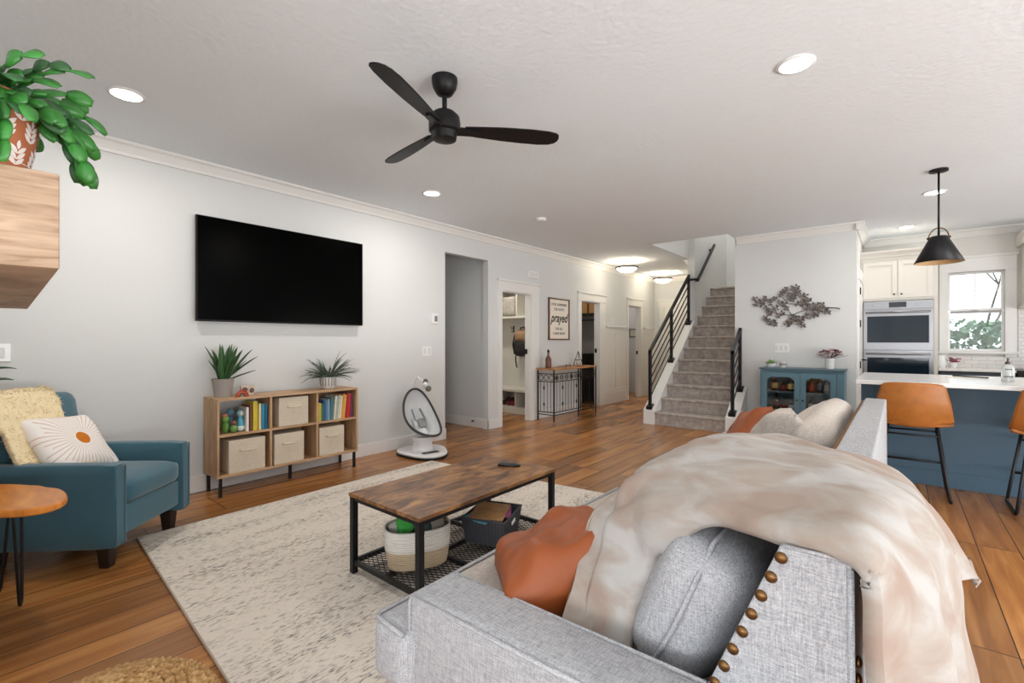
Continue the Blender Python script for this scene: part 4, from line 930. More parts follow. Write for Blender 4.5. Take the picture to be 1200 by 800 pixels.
# sunburst pillow
def pillow(b, w, h, t, M, c=.07, n=22, wr=.004, seed=0, pinch=1.0):
    for sg in (1, -1):
        def f(u, v):
            a = 2*u-1; d = 2*v-1
            x = w/2*a*(1-c*(1-d*d)); y = h/2*d*(1-c*(1-a*a))
            z = sg*t/2*((1-a**4)*(1-d**4))**.55
            q = Vector((x, y, z)); k = min(1, (1-abs(a))*6)*min(1, (1-abs(d))*6)
            q.z += sg*(noise.noise(Vector((x*9+seed, y*9, sg)))*wr*2+abs(noise.noise(Vector((x*5+seed+7, y*14, sg))))*wr)*k
            return q
        b.grid(f, n, n, M=M)
    bmesh.ops.remove_doubles(b.bm, verts=b.bm.verts[:], dist=.0006)
def sun_mat():
    m = bpy.data.materials.new('sunburst_cotton'); m.use_nodes = True; nt = m.node_tree; n = nt.nodes; L = nt.links; b = n['Principled BSDF']
    tc = n.new('ShaderNodeTexCoord'); sp = n.new('ShaderNodeSeparateXYZ'); L.new(tc.outputs['Object'], sp.inputs[0])
    def mth(op, a, b_=None, c=None):
        x = n.new('ShaderNodeMath'); x.operation = op
        for i, v in enumerate((a, b_, c)):
            if v is None: continue
            if isinstance(v, (int, float)): x.inputs[i].default_value = v
            else: L.new(v, x.inputs[i])
        return x.outputs[0]
    X = mth('SUBTRACT', sp.outputs['X'], .02); Y = mth('SUBTRACT', sp.outputs['Y'], .0)
    r = mth('SQRT', mth('ADD', mth('MULTIPLY', X, X), mth('MULTIPLY', Y, Y))); a = mth('ARCTAN2', Y, X)
    ray = mth('GREATER_THAN', mth('SINE', mth('MULTIPLY', a, 44)), .72)
    near = mth('LESS_THAN', r, mth('MULTIPLY_ADD', mth('SINE', mth('MULTIPLY', a, 11)), .03, .225)); far = mth('GREATER_THAN', r, .05)
    rm = mth('MULTIPLY', mth('MULTIPLY', ray, near), far); rm = mth('MULTIPLY', rm, .6)
    core = mth('LESS_THAN', r, .043)
    m1 = n.new('ShaderNodeMix'); m1.data_type = 'RGBA'; L.new(rm, m1.inputs[0]); m1.inputs[6].default_value = srgb('#f1ece7'); m1.inputs[7].default_value = srgb('#c9977c')
    m2 = n.new('ShaderNodeMix'); m2.data_type = 'RGBA'; L.new(core, m2.inputs[0]); L.new(m1.outputs[2], m2.inputs[6]); m2.inputs[7].default_value = srgb('#cc7414')
    L.new(m2.outputs[2], b.inputs['Base Color']); b.inputs['Roughness'].default_value = .9
    return m
# ---------------- side table, pouf, mantel ----------------
b = MB(); rr = random.Random(6)
t = thing('side_table', 'live-edge honey wood side table with black hairpin legs', 'side table', (-3.25, .14, 0))
N = 60; ptsx = []
cx, cy = -3.235, .145
for k in range(N):
    a = 2*math.pi*k/N; d = Vector((math.cos(a), math.sin(a))); rr_ = .36 if False else 1/math.sqrt((d.dot(Vector((.90, .436)))/.40)**2+(d.dot(Vector((-.436, .90)))/.175)**2)
    rr_ *= 1+.05*noise.noise(Vector((math.cos(a)*2, math.sin(a)*2, 3)))+.02*math.sin(7*a)
    ptsx.append((cx+d.x*rr_, cy+d.y*rr_))
b.prism(ptsx, .502, .535, 'z'); b.build('slab_top', EDGEW, t, bevel=.010, seg=3)
for (lx, ly) in ((-3.20, .235), (-3.44, .17), (-3.15, .07), (-3.47, -.03)):
    b = MB(); tx, ty = lx+(cx-lx)*.12, ly+(cy-ly)*.12
    d = Vector((-(ly-cy), lx-cx, 0)).normalized()*.05
    p0 = Vector((tx, ty, .502))+d; p1 = Vector((tx, ty, .502))-d; f0 = Vector((lx, ly, .006))
    b.tube([p0, f0+d*.32+Vector((0, 0, .03)), f0+d*.2+Vector((0, 0, .006)), f0, f0-d*.2+Vector((0, 0, .006)), f0-d*.32+Vector((0, 0, .03)), p1], .006, 8); b.box(tx-.05, tx+.05, ty-.05, ty+.05, .498, .503); b.build('leg', BLACKM, t, smooth='auto')
# pouf
pcx, pcy, pr, ph = -1.59, .275, .22, .30
t = thing('woven_pouf', 'round braided jute pouf at the bottom edge of the photo', 'pouf', (pcx, pcy, 0))
b = MB(); b.lathe([(r_*1.0, z_*1.02) for r_, z_ in ((.0, .0), (.19, .0), (.235, .05), (.25, .13), (.245, .21), (.215, .275), (.15, .295), (0, .30))], (pcx, pcy, 0), 40); JUTE = ramp_mat('jute', [(.3, '#8f6a3e'), (.5, '#b48b58'), (.7, '#d2ae7a')], (1, 1, 1), 60, .95, bump=.5)
b.build('core', JUTE, t, smooth=True)
b = MB()
# braided coils: three strands plaited along each ring
def coil(b, R0, z0, amp=.008, sr=.0075):
    n = max(24, int(R0*2*math.pi/.010))
    for s in range(3):
        pts = []
        for k in range(n):
            a = 2*math.pi*k/n; w_ = max(4, round(R0*2*math.pi/.055)); ph_ = a*w_+s*2*math.pi/3
            pts.append((pcx+(R0+amp*math.sin(ph_))*math.cos(a), pcy+(R0+amp*math.sin(ph_))*math.sin(a), z0+amp*.6*math.sin(2*ph_)))
        b.tube(pts, sr, 5, closed=True)
prof = [(r_*1.0, z_*1.02) for r_, z_ in [(.03, .300), (.055, .300), (.08, .299), (.105, .298), (.13, .296), (.155, .291), (.18, .284), (.203, .273), (.223, .258), (.237, .238), (.246, .215), (.250, .19), (.252, .165), (.252, .14), (.250, .115), (.246, .09), (.24, .066), (.225, .043)]]
for R0, z0 in prof: coil(b, R0, z0)
b.build('braid', JUTE, t, smooth=True); 
# mantel
MM = frame_at((-1.518, .175, 0), math.atan2(-.11, 2.006))
t = thing('fireplace_mantel', 'thick oak mantel beam at the left edge of the photo', 'mantel', (-1.518, .175, 1.42), math.atan2(-.11, 2.006))
b = MB(); b.box(-2.01, 0, -.42, 0, 0, .222); b.build('beam', MANTEL, t, bevel=.003)

# terracotta pot and christmas cactus on mantel
PX, PY = -1.70, .068; PZ = 1.643
t = thing('terracotta_pot_plant', 'leafy green cactus plant in a leaf-patterned terracotta pot on the mantel', 'plant', (PX, PY, PZ))
PR = [(.060, 0), (.066, .006), (.082, .075), (.092, .15), (.088, .20), (.085, .205), (.080, .20), (.080, .18), (0, .18)]
def prad(z):
    for (r0, z0), (r1, z1) in zip(PR, PR[1:]):
        if z0 <= z <= z1: return r0+(r1-r0)*(z-z0)/(z1-z0)
    return .09
b = MB(); b.lathe(PR, (PX, PY, PZ), 40); pot = b.build('pot', TERRA, t, smooth='auto')
b = MB()
def petal(b, ac, zc, ang, L_, wd):
    """white carved leaf on the pot surface"""
    n = 6; rows = []
    for i in range(n+1):
        s = i/n; ww = wd*math.sin(math.pi*(.04+.92*s))
        row = []
        for e in (-1, 0, 1):
            lx = math.sin(ang)*s*L_+math.cos(ang)*e*ww/2; lz = math.cos(ang)*s*L_-math.sin(ang)*e*ww/2
            z = zc+lz; r = prad(z)+.0014; a = ac+lx/r
            row.append(b.bm.verts.new((PX+r*math.cos(a), PY+r*math.sin(a), PZ+z)))
        rows.append(row)
    for A, B in zip(rows, rows[1:]):
        for k in range(2): b.bm.faces.new((A[k], A[k+1], B[k+1], B[k]))
for i in range(10):
    for j, zc in enumerate((.045, .085+.02, .15)):
        ac = 2*math.pi*(i+(.5 if j % 2 else 0))/10
        for k in range(3):
            for sg in (-1, 1): petal(b, ac, zc-.012+.013*k, sg*.75, .026, .010)
        petal(b, ac, zc+.024, 0, .022, .009)
b.build('leaf_pattern', mat('pot_white', '#efe3dc', .7), pot)
b = MB(); b.lathe([(.0700, .037), (.0735, .042)], (PX, PY, PZ), 40, cap=False); b.build('white_band', mat('pot_white', '#efe3dc', .7), pot, solid=.003)
rr = random.Random(33)
def seg_leaf(b, p, d, L_, wd, nrm):
    sd = d.cross(nrm).normalized(); n = 7; rows = []
    for i in range(n+1):
        s = i/n; ww = wd/2*(math.sin(math.pi*(.08+.84*s)))**.6
        c = p+d*L_*s+nrm*(.006*math.sin(math.pi*s))
        rows.append([b.bm.verts.new(c-sd*ww), b.bm.verts.new(c+nrm*.002), b.bm.verts.new(c+sd*ww)])
    for A, B in zip(rows, rows[1:]):
        for k in range(2): b.bm.faces.new((A[k], A[k+1], B[k+1], B[k]))
    return p+d*L_
GR3 = mat('cactus_green', '#347a2e', .38, var=.5, scale=9); GR4 = mat('cactus_green_dark', '#2a5a2c', .42, var=.3, scale=12)
for k in range(84):
    az = rr.uniform(0, 2*math.pi) if k < 40 else rr.uniform(-1.0, 1.7); el = rr.uniform(-.2, .9)
    p = Vector((PX+.05*math.cos(az)*rr.random(), PY+.05*math.sin(az)*rr.random(), PZ+.185)); d = Vector((math.cos(az)*math.cos(el), math.sin(az)*math.cos(el), math.sin(el)))
    b = MB(); nseg = rr.choice((2, 2, 3, 3, 4))
    if k > 74: az = rr.uniform(-.2, 1.5); p = Vector((PX+.09*math.cos(az), PY+.09*math.sin(az), PZ+.20)); d = Vector((math.cos(az)*.5, math.sin(az)*.5, -.5)).normalized(); nseg = 4
    for q in range(nseg):
        nrm = (Vector((.8, -.25+rr.uniform(-.5, .5), .5+rr.uniform(-.5, .5)))); nrm = (nrm-d*nrm.dot(d)).normalized()
        if nrm.length < .1: nrm = Vector((0, 0, 1))
        p = seg_leaf(b, p, d, rr.uniform(.045, .070), rr.uniform(.028, .040), nrm)
        d = (d+Vector((rr.uniform(-.12, .12), rr.uniform(-.12, .12), -rr.uniform(.3, .6)))).normalized()
        if p.z < PZ+.02 and k % 3: break
    b.build('stem', GR3 if k % 3 else GR4, t, smooth=True, solid=.0025)

# plant just at the left edge by the wall
t = thing('floor_plant', 'dark leafy plant at the left edge behind the armchair', 'plant', (-4.27, -.02, 0))
b = MB(); b.lathe([(.1, 0), (.13, .02), (.15, .28), (.14, .28), (.13, .25), (0, .25)], (-4.27, -.02, 0), 28); b.build('pot', mat('grey_ceramic', '#a7a19c', .7), t, smooth='auto')
rr = random.Random(8)
for k in range(9):
    az = rr.uniform(0, 6.28); h = rr.uniform(.55, 1.05); tip = Vector((-4.27+.14*math.cos(az), -.02+.13*math.sin(az), h))
    b = MB(); b.tube([(-4.27, -.02, .25), ((-4.27+tip.x)/2, (-.02+tip.y)/2, h*.6), tip], .006, 6); blade(b, tip, az, .8, .2, .13, .9, .1, 8, tip=0); b.build('leaf', GREEN2, t, smooth=True, solid=.002)

# ---------------- sofa ----------------
t = thing('sofa', 'large light grey linen sofa with nailhead trim, back towards the kitchen', 'sofa', (-.6, 2.36, RZ))
SB = .98; SE = 3.92
BT = .875
b = MB(); b.box(-1.02, -.10, .90, 3.85, .14, .33); b.build('base', LINEN, t, bevel=.015)
def arm(y0, y1, name='arm'):
    b = MB(); b.soft((-.575, (y0+y1)/2, .35), (.935, y1-y0, .42), .018, (0, .006, .006), 10); o = b.build(name, LINEN, t, smooth='auto')
    b = MB(); r = .006
    for yy in (y0+.003, y1-.003):
        b.tube([(-1.038, yy, .16), (-1.038, yy, .535), (-1.03, yy, .552), (-.30, yy, .558)], r, 6)
    b.build('piping', LINEN, o, smooth=True)
arm(.815, .985); arm(3.75, 3.92)
# back frame: reclining wedge
prof = [(-.325, .14), (-.322, .50), (-.17, BT-.004), (-.163, BT), (-.066, BT), (-.06, BT-.006), (-.055, .14)]
b = MB(); b.prism(prof, SB, SE-.01, 'y'); b.build('back_frame', LINEN, t, bevel=.010, seg=3)
b = MB(); b.tube([(-.063, SB+.001, BT-.012), (-.057, SB+.001, .16)], .006, 6); b.tube([(-.16, SB+.002, BT+.0), (-.07, SB+.002, BT+.0)], .004, 6); b.build('piping', LINEN, t, smooth=True)
def nails(yface, ydir, x_off=0):
    for k in range(9):
        s = (k+.35)/9.2; x = -.17+(-.322+.17)*s; z = BT-.004+(.50-BT+.004)*s
        b = MB(); b.ball((x+.009, yface, z-.004), (.0112, .006, .0112), 12); b.build('nailhead', BRASS, t, smooth=True)
nails(SB-.001, -1)
for k in range(17):   # down the rear edge and along the top
    b = MB(); b.ball((-.053, SB+.02, .70-.03*k), (.006, .010, .010), 8); b.build('nailhead', BRASS, t, smooth=True)
for k in range(60):
    b = MB(); b.ball((-.176, 1.95+.031*k, BT-.010), (.009, .0125, .009), 8); b.build('nailhead', BRASS, t, smooth=True)
# seat cushions
b = MB(); b.soft((-.74, 1.69, .40), (.86, 1.40, .15), .05, (.012, .01, .02), 14, .003, 3); 
b.build('seat_cushion', LINEN2, t, smooth=True)
b = MB(); b.soft((-1.095, .905, .375), (.16, .235, .175), .035, (.008, .006, .006), 8); b.build('cushion_ear', LINEN, t, smooth=True)
b = MB(); b.tube([(-1.160, 2.3, .466), (-1.166, 1.5, .468), (-1.172, 1.02, .457), (-1.172, .82, .457), (-1.160, .797, .457), (-1.03, .789, .457)], .0065, 8); b.build('cushion_piping', LINEN, t, smooth=True)
b = MB(); b.soft((-.74, 3.08, .40), (.86, 1.34, .15), .05, (.012, .01, .02), 14, .003, 3, seed=3); b.build('seat_cushion', LINEN2, t, smooth=True)
# back cushions
BCM = Matrix.Translation((-.40, 0, .46)) @ Matrix.Rotation(R(-24+2), 4, 'Y')
BCM = Matrix.Translation((-.455, 0, .47)) @ Matrix.Rotation(R(24), 4, 'Y')
b = MB(); b.soft((0, 1.72, .175), (.20, 1.34, .36), .07, (.05, .015, .01), 14, .006, 4, M=BCM); b.build('back_cushion', LINEN, t, smooth=True)
b = MB(); b.tube([BCM @ Vector(p) for p in ((-.01, 1.10, -.01), (.0, 1.040, .05), (.005, 1.026, .17), (.0, 1.038, .29), (-.01, 1.09, .357), (-.01, 1.4, .362))], .006, 6); b.build('cushion_piping', LINEN, t, smooth=True)
b = MB(); b.soft((0, 3.10, .22), (.20, 1.30, .42), .08, (.05, .02, .05), 14, .012, 4, seed=5, M=BCM); b.build('back_cushion', LINEN2, t, smooth=True)
for (x, y) in ((-.98, .9), (-.98, 3.8), (-.12, .9), (-.12, 3.8)):
    b = MB(); b.lathe([(.022, 0), (.03, .128)], (x, y, RZ if y < 3.5 or x < -.5 else RZ), 16); b.build('leg', mat('dark_wood_feet', '#241a15', .4), t, smooth='auto')
# pillows on the sofa
def pil(name, w, h, th, M, m, label, wr=.004, seed=0, group=None, c=.07):
    t = thing(name, label, 'pillow', M.translation, 0, group)
    b = MB(); pillow(b, w, h, th, M, c, 26, wr, seed)
    b.build('cover', m, t, smooth=True)
    return t
def mpil(loc, az, lean, spin=0): return Matrix.Translation(loc) @ Matrix.Rotation(R(az), 4, 'Z') @ Matrix.Rotation(R(90-lean), 4, 'Y') @ Matrix.Rotation(R(spin), 4, 'Z')
pil('leather_pillow', .42, .41, .21, mpil((-.82, 1.23, .565), 212, 67, 15), LEATHER, 'rust brown leather pillow at the near end of the sofa', .020, 3)
pil('leather_pillow', .42, .42, .16, mpil((-.80, 3.42, .62), 200, 35, 20), LEATHER, 'rust brown pillow at the far end of the sofa', .010, 8)
pil('linen_pillow', .50, .46, .22, mpil((-.50, 2.66, .68), 190, 24, 4), LINEN2, 'pale beige pillow in front of the far back cushion', .012, 5)

# sunburst pillow on the armchair
t = thing('sunburst_pillow', 'white pillow with an orange sunburst leaning in the teal armchair', 'pillow', (0, 0, 0))
SM = frame_at(AC, FA) @ Matrix.Translation((-.49, .0, .625)) @ Matrix.Rotation(R(0), 4, 'Z') @ Matrix.Rotation(R(52), 4, 'Y') @ Matrix.Rotation(R(90), 4, 'Z') @ Matrix.Rotation(R(-6), 4, 'Z')
b = MB(); pillow(b, .45, .42, .14, Matrix.Identity(4), .07, 30, .006, 2); o = b.build('cover', sun_mat(), t, smooth=True)
t.matrix_world = SM

# ---------------- blanket ----------------
ROWS = {
 0.0: [(-.53, 1.06, .50), (-.525, 1.08, .60), (-.49, 1.12, .70), (-.42, 1.09, .79), (-.35, 1.07, .855), (-.26, 1.04, .885), (-.16, .985, .895), (-.055, .962, .895), (-.030, .958, .84), (-.022, .96, .72), (-.012, .97, .56), (0, .98, .38)],
 .25: [(-.565, 1.05, .50), (-.57, 1.09, .61), (-.56, 1.15, .73), (-.50, 1.14, .84), (-.42, 1.16, .90), (-.30, 1.18, .93), (-.16, 1.16, .93), (-.03, 1.10, .912), (.015, 1.08, .82), (.035, 1.08, .7), (.055, 1.09, .54), (.075, 1.09, .36)],
 .5: [(-.60, 1.04, .50), (-.61, 1.10, .61), (-.60, 1.18, .74), (-.54, 1.18, .86), (-.45, 1.26, .93), (-.32, 1.33, .95), (-.16, 1.34, .94), (-.02, 1.27, .915), (.045, 1.22, .83), (.08, 1.2, .7), (.105, 1.2, .54), (.13, 1.2, .36)],
 .66: [(-.615, 1.04, .50), (-.625, 1.105, .61), (-.62, 1.19, .74), (-.555, 1.20, .87), (-.465, 1.30, .935), (-.34, 1.42, .953), (-.17, 1.45, .94), (-.008, 1.36, .912), (.050, 1.31, .84), (.07, 1.29, .76), (.075, 1.28, .66), (.08, 1.27, .58)],
 .78: [(-.63, 1.035, .50), (-.64, 1.11, .61), (-.64, 1.21, .74), (-.565, 1.21, .87), (-.48, 1.33, .935), (-.37, 1.5, .95), (-.19, 1.56, .935), (-.0, 1.45, .905), (.045, 1.40, .84), (.06, 1.38, .79), (.065, 1.37, .735), (.07, 1.37, .69)],
 1.0: [(-.65, 1.03, .50), (-.665, 1.12, .61), (-.665, 1.23, .74), (-.58, 1.235, .86), (-.5, 1.38, .92), (-.42, 1.57, .94), (-.24, 1.74, .92), (-.02, 1.66, .895), (.045, 1.56, .85), (.08, 1.55, .8), (.11, 1.555, .75), (.13, 1.56, .70)]}
ks = sorted(ROWS)
def cr_(p0, p1, p2, p3, f):
    return .5*((2*p1)+(-p0+p2)*f+(2*p0-5*p1+4*p2-p3)*f*f+(-p0+3*p1-3*p2+p3)*f**3)
def rowpt(row, u):
    n = len(row)-1; s = u*n; i = min(int(s), n-1); f = s-i; g = lambda j: Vector(row[max(0, min(n, j))])
    return cr_(g(i-1), g(i), g(i+1), g(i+2), f)
def blk(u, v):
    i = max(0, min(len(ks)-2, sum(1 for k in ks if k <= v)-1)); f = (v-ks[i])/(ks[i+1]-ks[i])
    g = lambda j: rowpt(ROWS[ks[max(0, min(len(ks)-1, j))]], u)
    q = cr_(g(i-1), g(i), g(i+1), g(i+2), f)
    # folds: run along the drape direction
    fold = .0
    wfront = max(0, 1-u/.33); wrear = max(0, (u-.62)/.38)
    fold += wfront*.024*math.sin(v*math.pi*3.4+u*5)+wfront*.008*math.sin(v*23+u*9)
    fold += wrear*.026*math.sin(v*math.pi*5+1.2+u*3)+wrear*.008*math.sin(v*29+u*7)
    q += Vector((fold, 0, 0)) if (wfront or wrear) else Vector((0, 0, 0))
    top = 1-max(wfront, wrear)
    q += Vector((0, 0, 1))*top*(.014*(noise.noise(Vector((q.x*7, q.y*5, 1.3)))+.2)+.012*abs(noise.noise(Vector((q.x*5+q.y*9, q.y*4-q.x*7, 7.7)))))
    # diagonal wrinkles near the front shoulder
    q.z -= .026*math.exp(-((u-.28)/.08)**2)*(.5+.5*math.sin(v*15+u*30))
    q.x += .014*math.exp(-((u-.20)/.07)**2)*math.sin(v*11-u*34)
    if v < .08: e_ = (1-v/.08)**2; q += Vector((.012*e_*(1 if u < .25 else 0), .030*e_*max(0, min(1, (.7-u)*8)), -.026*e_ if .25 < u < .7 else 0))
    if v > .93: e_ = ((v-.93)/.07)**2; q += Vector((0, -.02*e_, -.018*e_))
    q += noise.noise_vector(q*11)*.005+noise.noise_vector(Vector((q.x*22+q.y*10, q.y*9, q.z*16)))*.003
    return q
b = MB(); b.grid(blk, 120, 64)
bk = recenter(b.build('throw_blanket', BLANKET, smooth=True, solid=.026)); tag(bk, 'cream plush blanket draped over the sofa back', 'blanket')

# ---------------- blue cabinet, art, things on it ----------------
X0, X1, YF, YB, ZT = -1.425, -.51, 6.95, 7.275, .905
t = thing('bar_cabinet', 'blue glass-door cabinet holding bottles against the wall', 'cabinet', ((X0+X1)/2, 7.1, 0))
b = MB(); b.box(X0-.015, X1+.015, YF-.02, YB, ZT-.02, ZT); b.build('top', mat('cab_top', '#57707c', .5, var=.05), t, bevel=.004)
b = MB(); b.box(X0, X0+.02, YF, YB, .08, ZT-.02); b.box(X1-.02, X1, YF, YB, .08, ZT-.02); b.box(X0+.02, X1-.02, YB-.01, YB, .08, ZT-.02); b.box(X0+.02, X1-.02, YF, YB-.01, .08, .11); b.box(X0+.02, X1-.02, YF, YB-.01, ZT-.05, ZT-.02)
for x0 in (X0, X1-.06): b.box(x0, x0+.06, YF, YF+.06, 0, .079); b.box(x0, x0+.06, YB-.06, YB, 0, .08)
b.build('body', BLUECAB, t, bevel=.002)
for z in (.34, .585): b = MB(); b.box(X0+.02, X1-.02, YF+.03, YB-.01, z, z+.015); b.build('shelf', BLUECAB, t)
xm = (X0+X1)/2
for side, (a, c) in enumerate(((X0+.02, xm-.002), (xm+.002, X1-.075))):
    b = MB(); z0, z1 = .12, ZT-.055; st_ = .062
    b.box(a, a+st_, YF-.018, YF, z0, z1); b.box(c-st_, c, YF-.018, YF, z0, z1); b.box(a+st_, c-st_, YF-.018, YF, z0, z0+st_); b.box(a+st_, c-st_, YF-.018, YF, z1-st_, z1)
    for xx, sg in ((a+st_, 1), (c-st_, -1)):   # notched corners
        b.prism([(xx, z1-st_), (xx+sg*.045, z1-st_), (xx+sg*.03, z1-st_-.02), (xx+sg*.01, z1-st_-.025), (xx, z1-st_-.045)], YF-.018, YF, 'y')
    d = b.build('door', BLUECAB, t)
    b = MB(); b.box(a+st_-.005, c-st_+.005, YF-.011, YF-.008, z0+st_-.005, z1-st_+.005); b.build('glass_pane', GLASS, d)
    kx = c-.03 if side == 0 else a+.03
    b = MB(); b.ball((kx, YF-.035, .50), .012, 10); b.tube([(kx, YF-.018, .50), (kx, YF-.035, .5)], .005, 6); b.build('knob', mat('pewter', '#4b4f50', .4, .7), d, smooth=True)
b = MB(); b.box(X1-.072, X1, YF-.016, YF, .08, ZT-.055); b.build('side_stile', BLUECAB, t, bevel=.002)
def bottle(x, y, z, h, r, c, lab, label, cap='#1b1b1b'):
    t = thing('liquor_bottle', label, 'bottle', (x, y, z), group='bottles in the blue cabinet')
    b = MB(); b.lathe([(r*.95, 0), (r, .008), (r, h*.58), (r*.7, h*.68), (r*.32, h*.75), (r*.3, h*.93), (r*.36, h*.94)], (x, y, z), 18); b.build('glass', mat('bottle_'+c, c, .12, var=.1, spec=.8), t, smooth='auto')
    b = MB(); b.lathe([(r*1.02, h*.15), (r*1.02, h*.5)], (x, y, z), 18, cap=False); b.build('paper_label', mat('label_'+lab, lab, .7, var=.2, scale=50), t, smooth=True)
    b = MB(); b.lathe([(r*.4, h*.92), (r*.4, h)], (x, y, z), 14); b.build('cap', mat('cap_'+cap, cap, .4), t, smooth='auto')
for a in ((-1.28, 7.09, .60, .20, .042, '#4a1f12', '#c9a24a', 'dark red bottle with gold label at left on the upper cabinet shelf'), (-1.17, 7.05, .60, .13, .035, '#6e1a14', '#8b2a20', 'short red bottle between the gold label bottles'), (-1.09, 7.09, .60, .19, .046, '#3a2a14', '#d8c173', 'wide brown bottle with yellow label behind the left cabinet door'),
          (-.86, 7.07, .60, .2, .035, '#8c2a1a', '#b33a2a', 'red bottle behind the right cabinet door'), (-.775, 7.11, .60, .22, .03, '#2a3038', '#6a7280', 'slim dark bottle in the middle behind the right cabinet door'), (-.69, 7.07, .60, .21, .034, '#aab4b8', '#c9ced2', 'clear pale bottle at right behind the right cabinet door'),
          (-1.26, 7.09, .355, .21, .04, '#2a1210', '#5a2018', 'dark bottle at left on the lower cabinet shelf'), (-1.16, 7.06, .355, .16, .035, '#301814', '#7a2018', 'small maroon bottle on the lower cabinet shelf'), (-1.07, 7.10, .355, .13, .05, '#3a4656', '#c3cad2', 'squat blue grey bottle with white label on the lower cabinet shelf'), (-.86, 7.09, .355, .19, .035, '#1d1a1a', '#d6cfc0', 'black bottle with white label on the lower right cabinet shelf')): bottle(*a)
t = thing('succulent', 'small green succulent in a white bowl on the blue cabinet', 'plant', (-1.33, 7.12, ZT))
b = MB(); b.lathe([(.035, 0), (.055, .02), (.06, .05), (.054, .05), (0, .045)], (-1.33, 7.12, ZT), 24); b.build('pot', WHITEP, t, smooth='auto')
rr = random.Random(1); SUCC = mat('succulent_green', '#7ba04a', .5, var=.3, scale=30)
for k in range(26):
    az = rr.uniform(0, 6.3); b = MB(); blade(b, (-1.33+.02*math.cos(az), 7.12+.02*math.sin(az), ZT+.045), az, rr.uniform(.1, 1.2), rr.uniform(.04, .075), .02, .2, .2, 4, tip=0); b.build('leaf', SUCC, t, smooth=True, solid=.002)
t = thing('white_mug', 'small patterned white mug beside the succulent', 'mug', (-1.19, 7.12, ZT))
b = MB(); b.lathe([(.034, 0), (.038, .01), (.038, .08), (.034, .08), (.033, .015), (0, .012)], (-1.19, 7.12, ZT), 24); b.build('cup', mat('mug_white', '#d9d7d2', .4), t, smooth='auto')
b = MB(); b.lathe([(.0385, .03), (.0385, .055)], (-1.19, 7.12, ZT), 24, cap=False); b.build('pattern_band', mat('mug_pattern', '#8d8d8a', .5, var=.9, scale=60), t, smooth=True)
b = MB(); b.tube([(-1.152, 7.12, ZT+.065), (-1.13, 7.12, ZT+.06), (-1.128, 7.12, ZT+.035), (-1.152, 7.12, ZT+.025)], .005, 6); b.build('handle', mat('mug_white', '#d9d7d2', .4), t, smooth=True)
t = thing('flower_vase', 'white vase of pale pink flowers on the blue cabinet', 'flowers', (-.67, 7.1, ZT))
b = MB(); b.lathe([(.04, 0), (.045, .01), (.055, .13), (.058, .135), (.052, .135), (.045, .1), (0, .1)], (-.67, 7.1, ZT), 24); b.build('vase', WHITEP, t, smooth='auto')
rr = random.Random(12); PINK = mat('pale_pink_petals', '#cbb0ad', .8, var=.25, scale=50); PLUM = mat('plum_leaves', '#5b4148', .6, var=.3, scale=50)
for k in range(34):
    az = rr.uniform(0, 6.3); s_ = rr.uniform(.2, 1); p = Vector((-.67+.13*s_*math.cos(az), 7.1+.09*s_*math.sin(az), ZT+.165+.075*(1-s_**2)+rr.uniform(-.02, .02)))
    b = MB(); b.tube([(-.67, 7.1, ZT+.12), p], .002, 4)
    for q in range(6): e = q*1.05; b.ball(p+Vector((.015*math.cos(e), .015*math.sin(e), .003)), (.013, .013, .009), 6)
    b.build('flower' if k % 3 else 'leaf', PINK if k % 3 else PLUM, t, smooth=True)
for az, tl, L_ in ((0.1, 1.25, .2), (.4, 1.0, .17), (3.0, 1.3, .17), (3.4, 1.1, .16), (-.3, .9, .18)):
    b = MB(); blade(b, (-.67, 7.1, ZT+.12), az, tl, L_, .03, .1, .1, 6, tip=0); b.build('leaf', PLUM, t, smooth=True, solid=.002)
# wall art branch
t = thing('metal_wall_art', 'metal branch wall art with clustered leaves above the blue cabinet', 'wall art', (-1.08, 7.29, 1.7))
AMT = mat('grey_bronze', '#6f6862', .45, .6, var=.25, scale=40)
def ap(px, py):   # art outline picked on the wall plane Y = 7.28
    th = YAW; a = (px-600)/FPX; bb = (400-py)/FPX
    d = Vector((-math.sin(th)+math.cos(th)*a, math.cos(th)+math.sin(th)*a, bb)); s = 7.275/d.y
    return Vector((d.x*s, 7.275, 1.25+d.z*s))
def zp(x, y): return ap(870+x*130/1200, 325+y*75/692)
twigs = [[(1050, 335), (940, 325), (820, 335), (700, 345), (600, 285), (500, 285), (430, 210), (350, 215), (280, 240)], [(820, 340), (760, 300), (680, 280), (620, 200), (560, 130)], [(700, 345), (600, 380), (540, 410), (400, 395), (300, 360), (240, 300), (150, 270)], [(540, 410), (480, 340), (400, 290)], [(540, 400), (620, 470), (650, 520)], [(700, 350), (690, 420), (640, 470)], [(850, 340), (800, 400), (760, 420)], [(300, 360), (270, 420), (250, 450), (330, 490)], [(400, 395), (380, 400), (330, 310), (250, 230)], [(620, 200), (520, 170), (450, 150)], [(640, 470), (540, 470), (480, 490)], [(860, 345), (930, 375), (960, 365)]]
b = MB()
for tw in twigs: b.tube([zp(*q) for q in tw], .0055, 6)
b.tube([zp(1055, 338), zp(1000, 328), zp(900, 325)], [.010, .009, .006], 6); b.build('branch', AMT, t, smooth=True)
rr = random.Random(17)
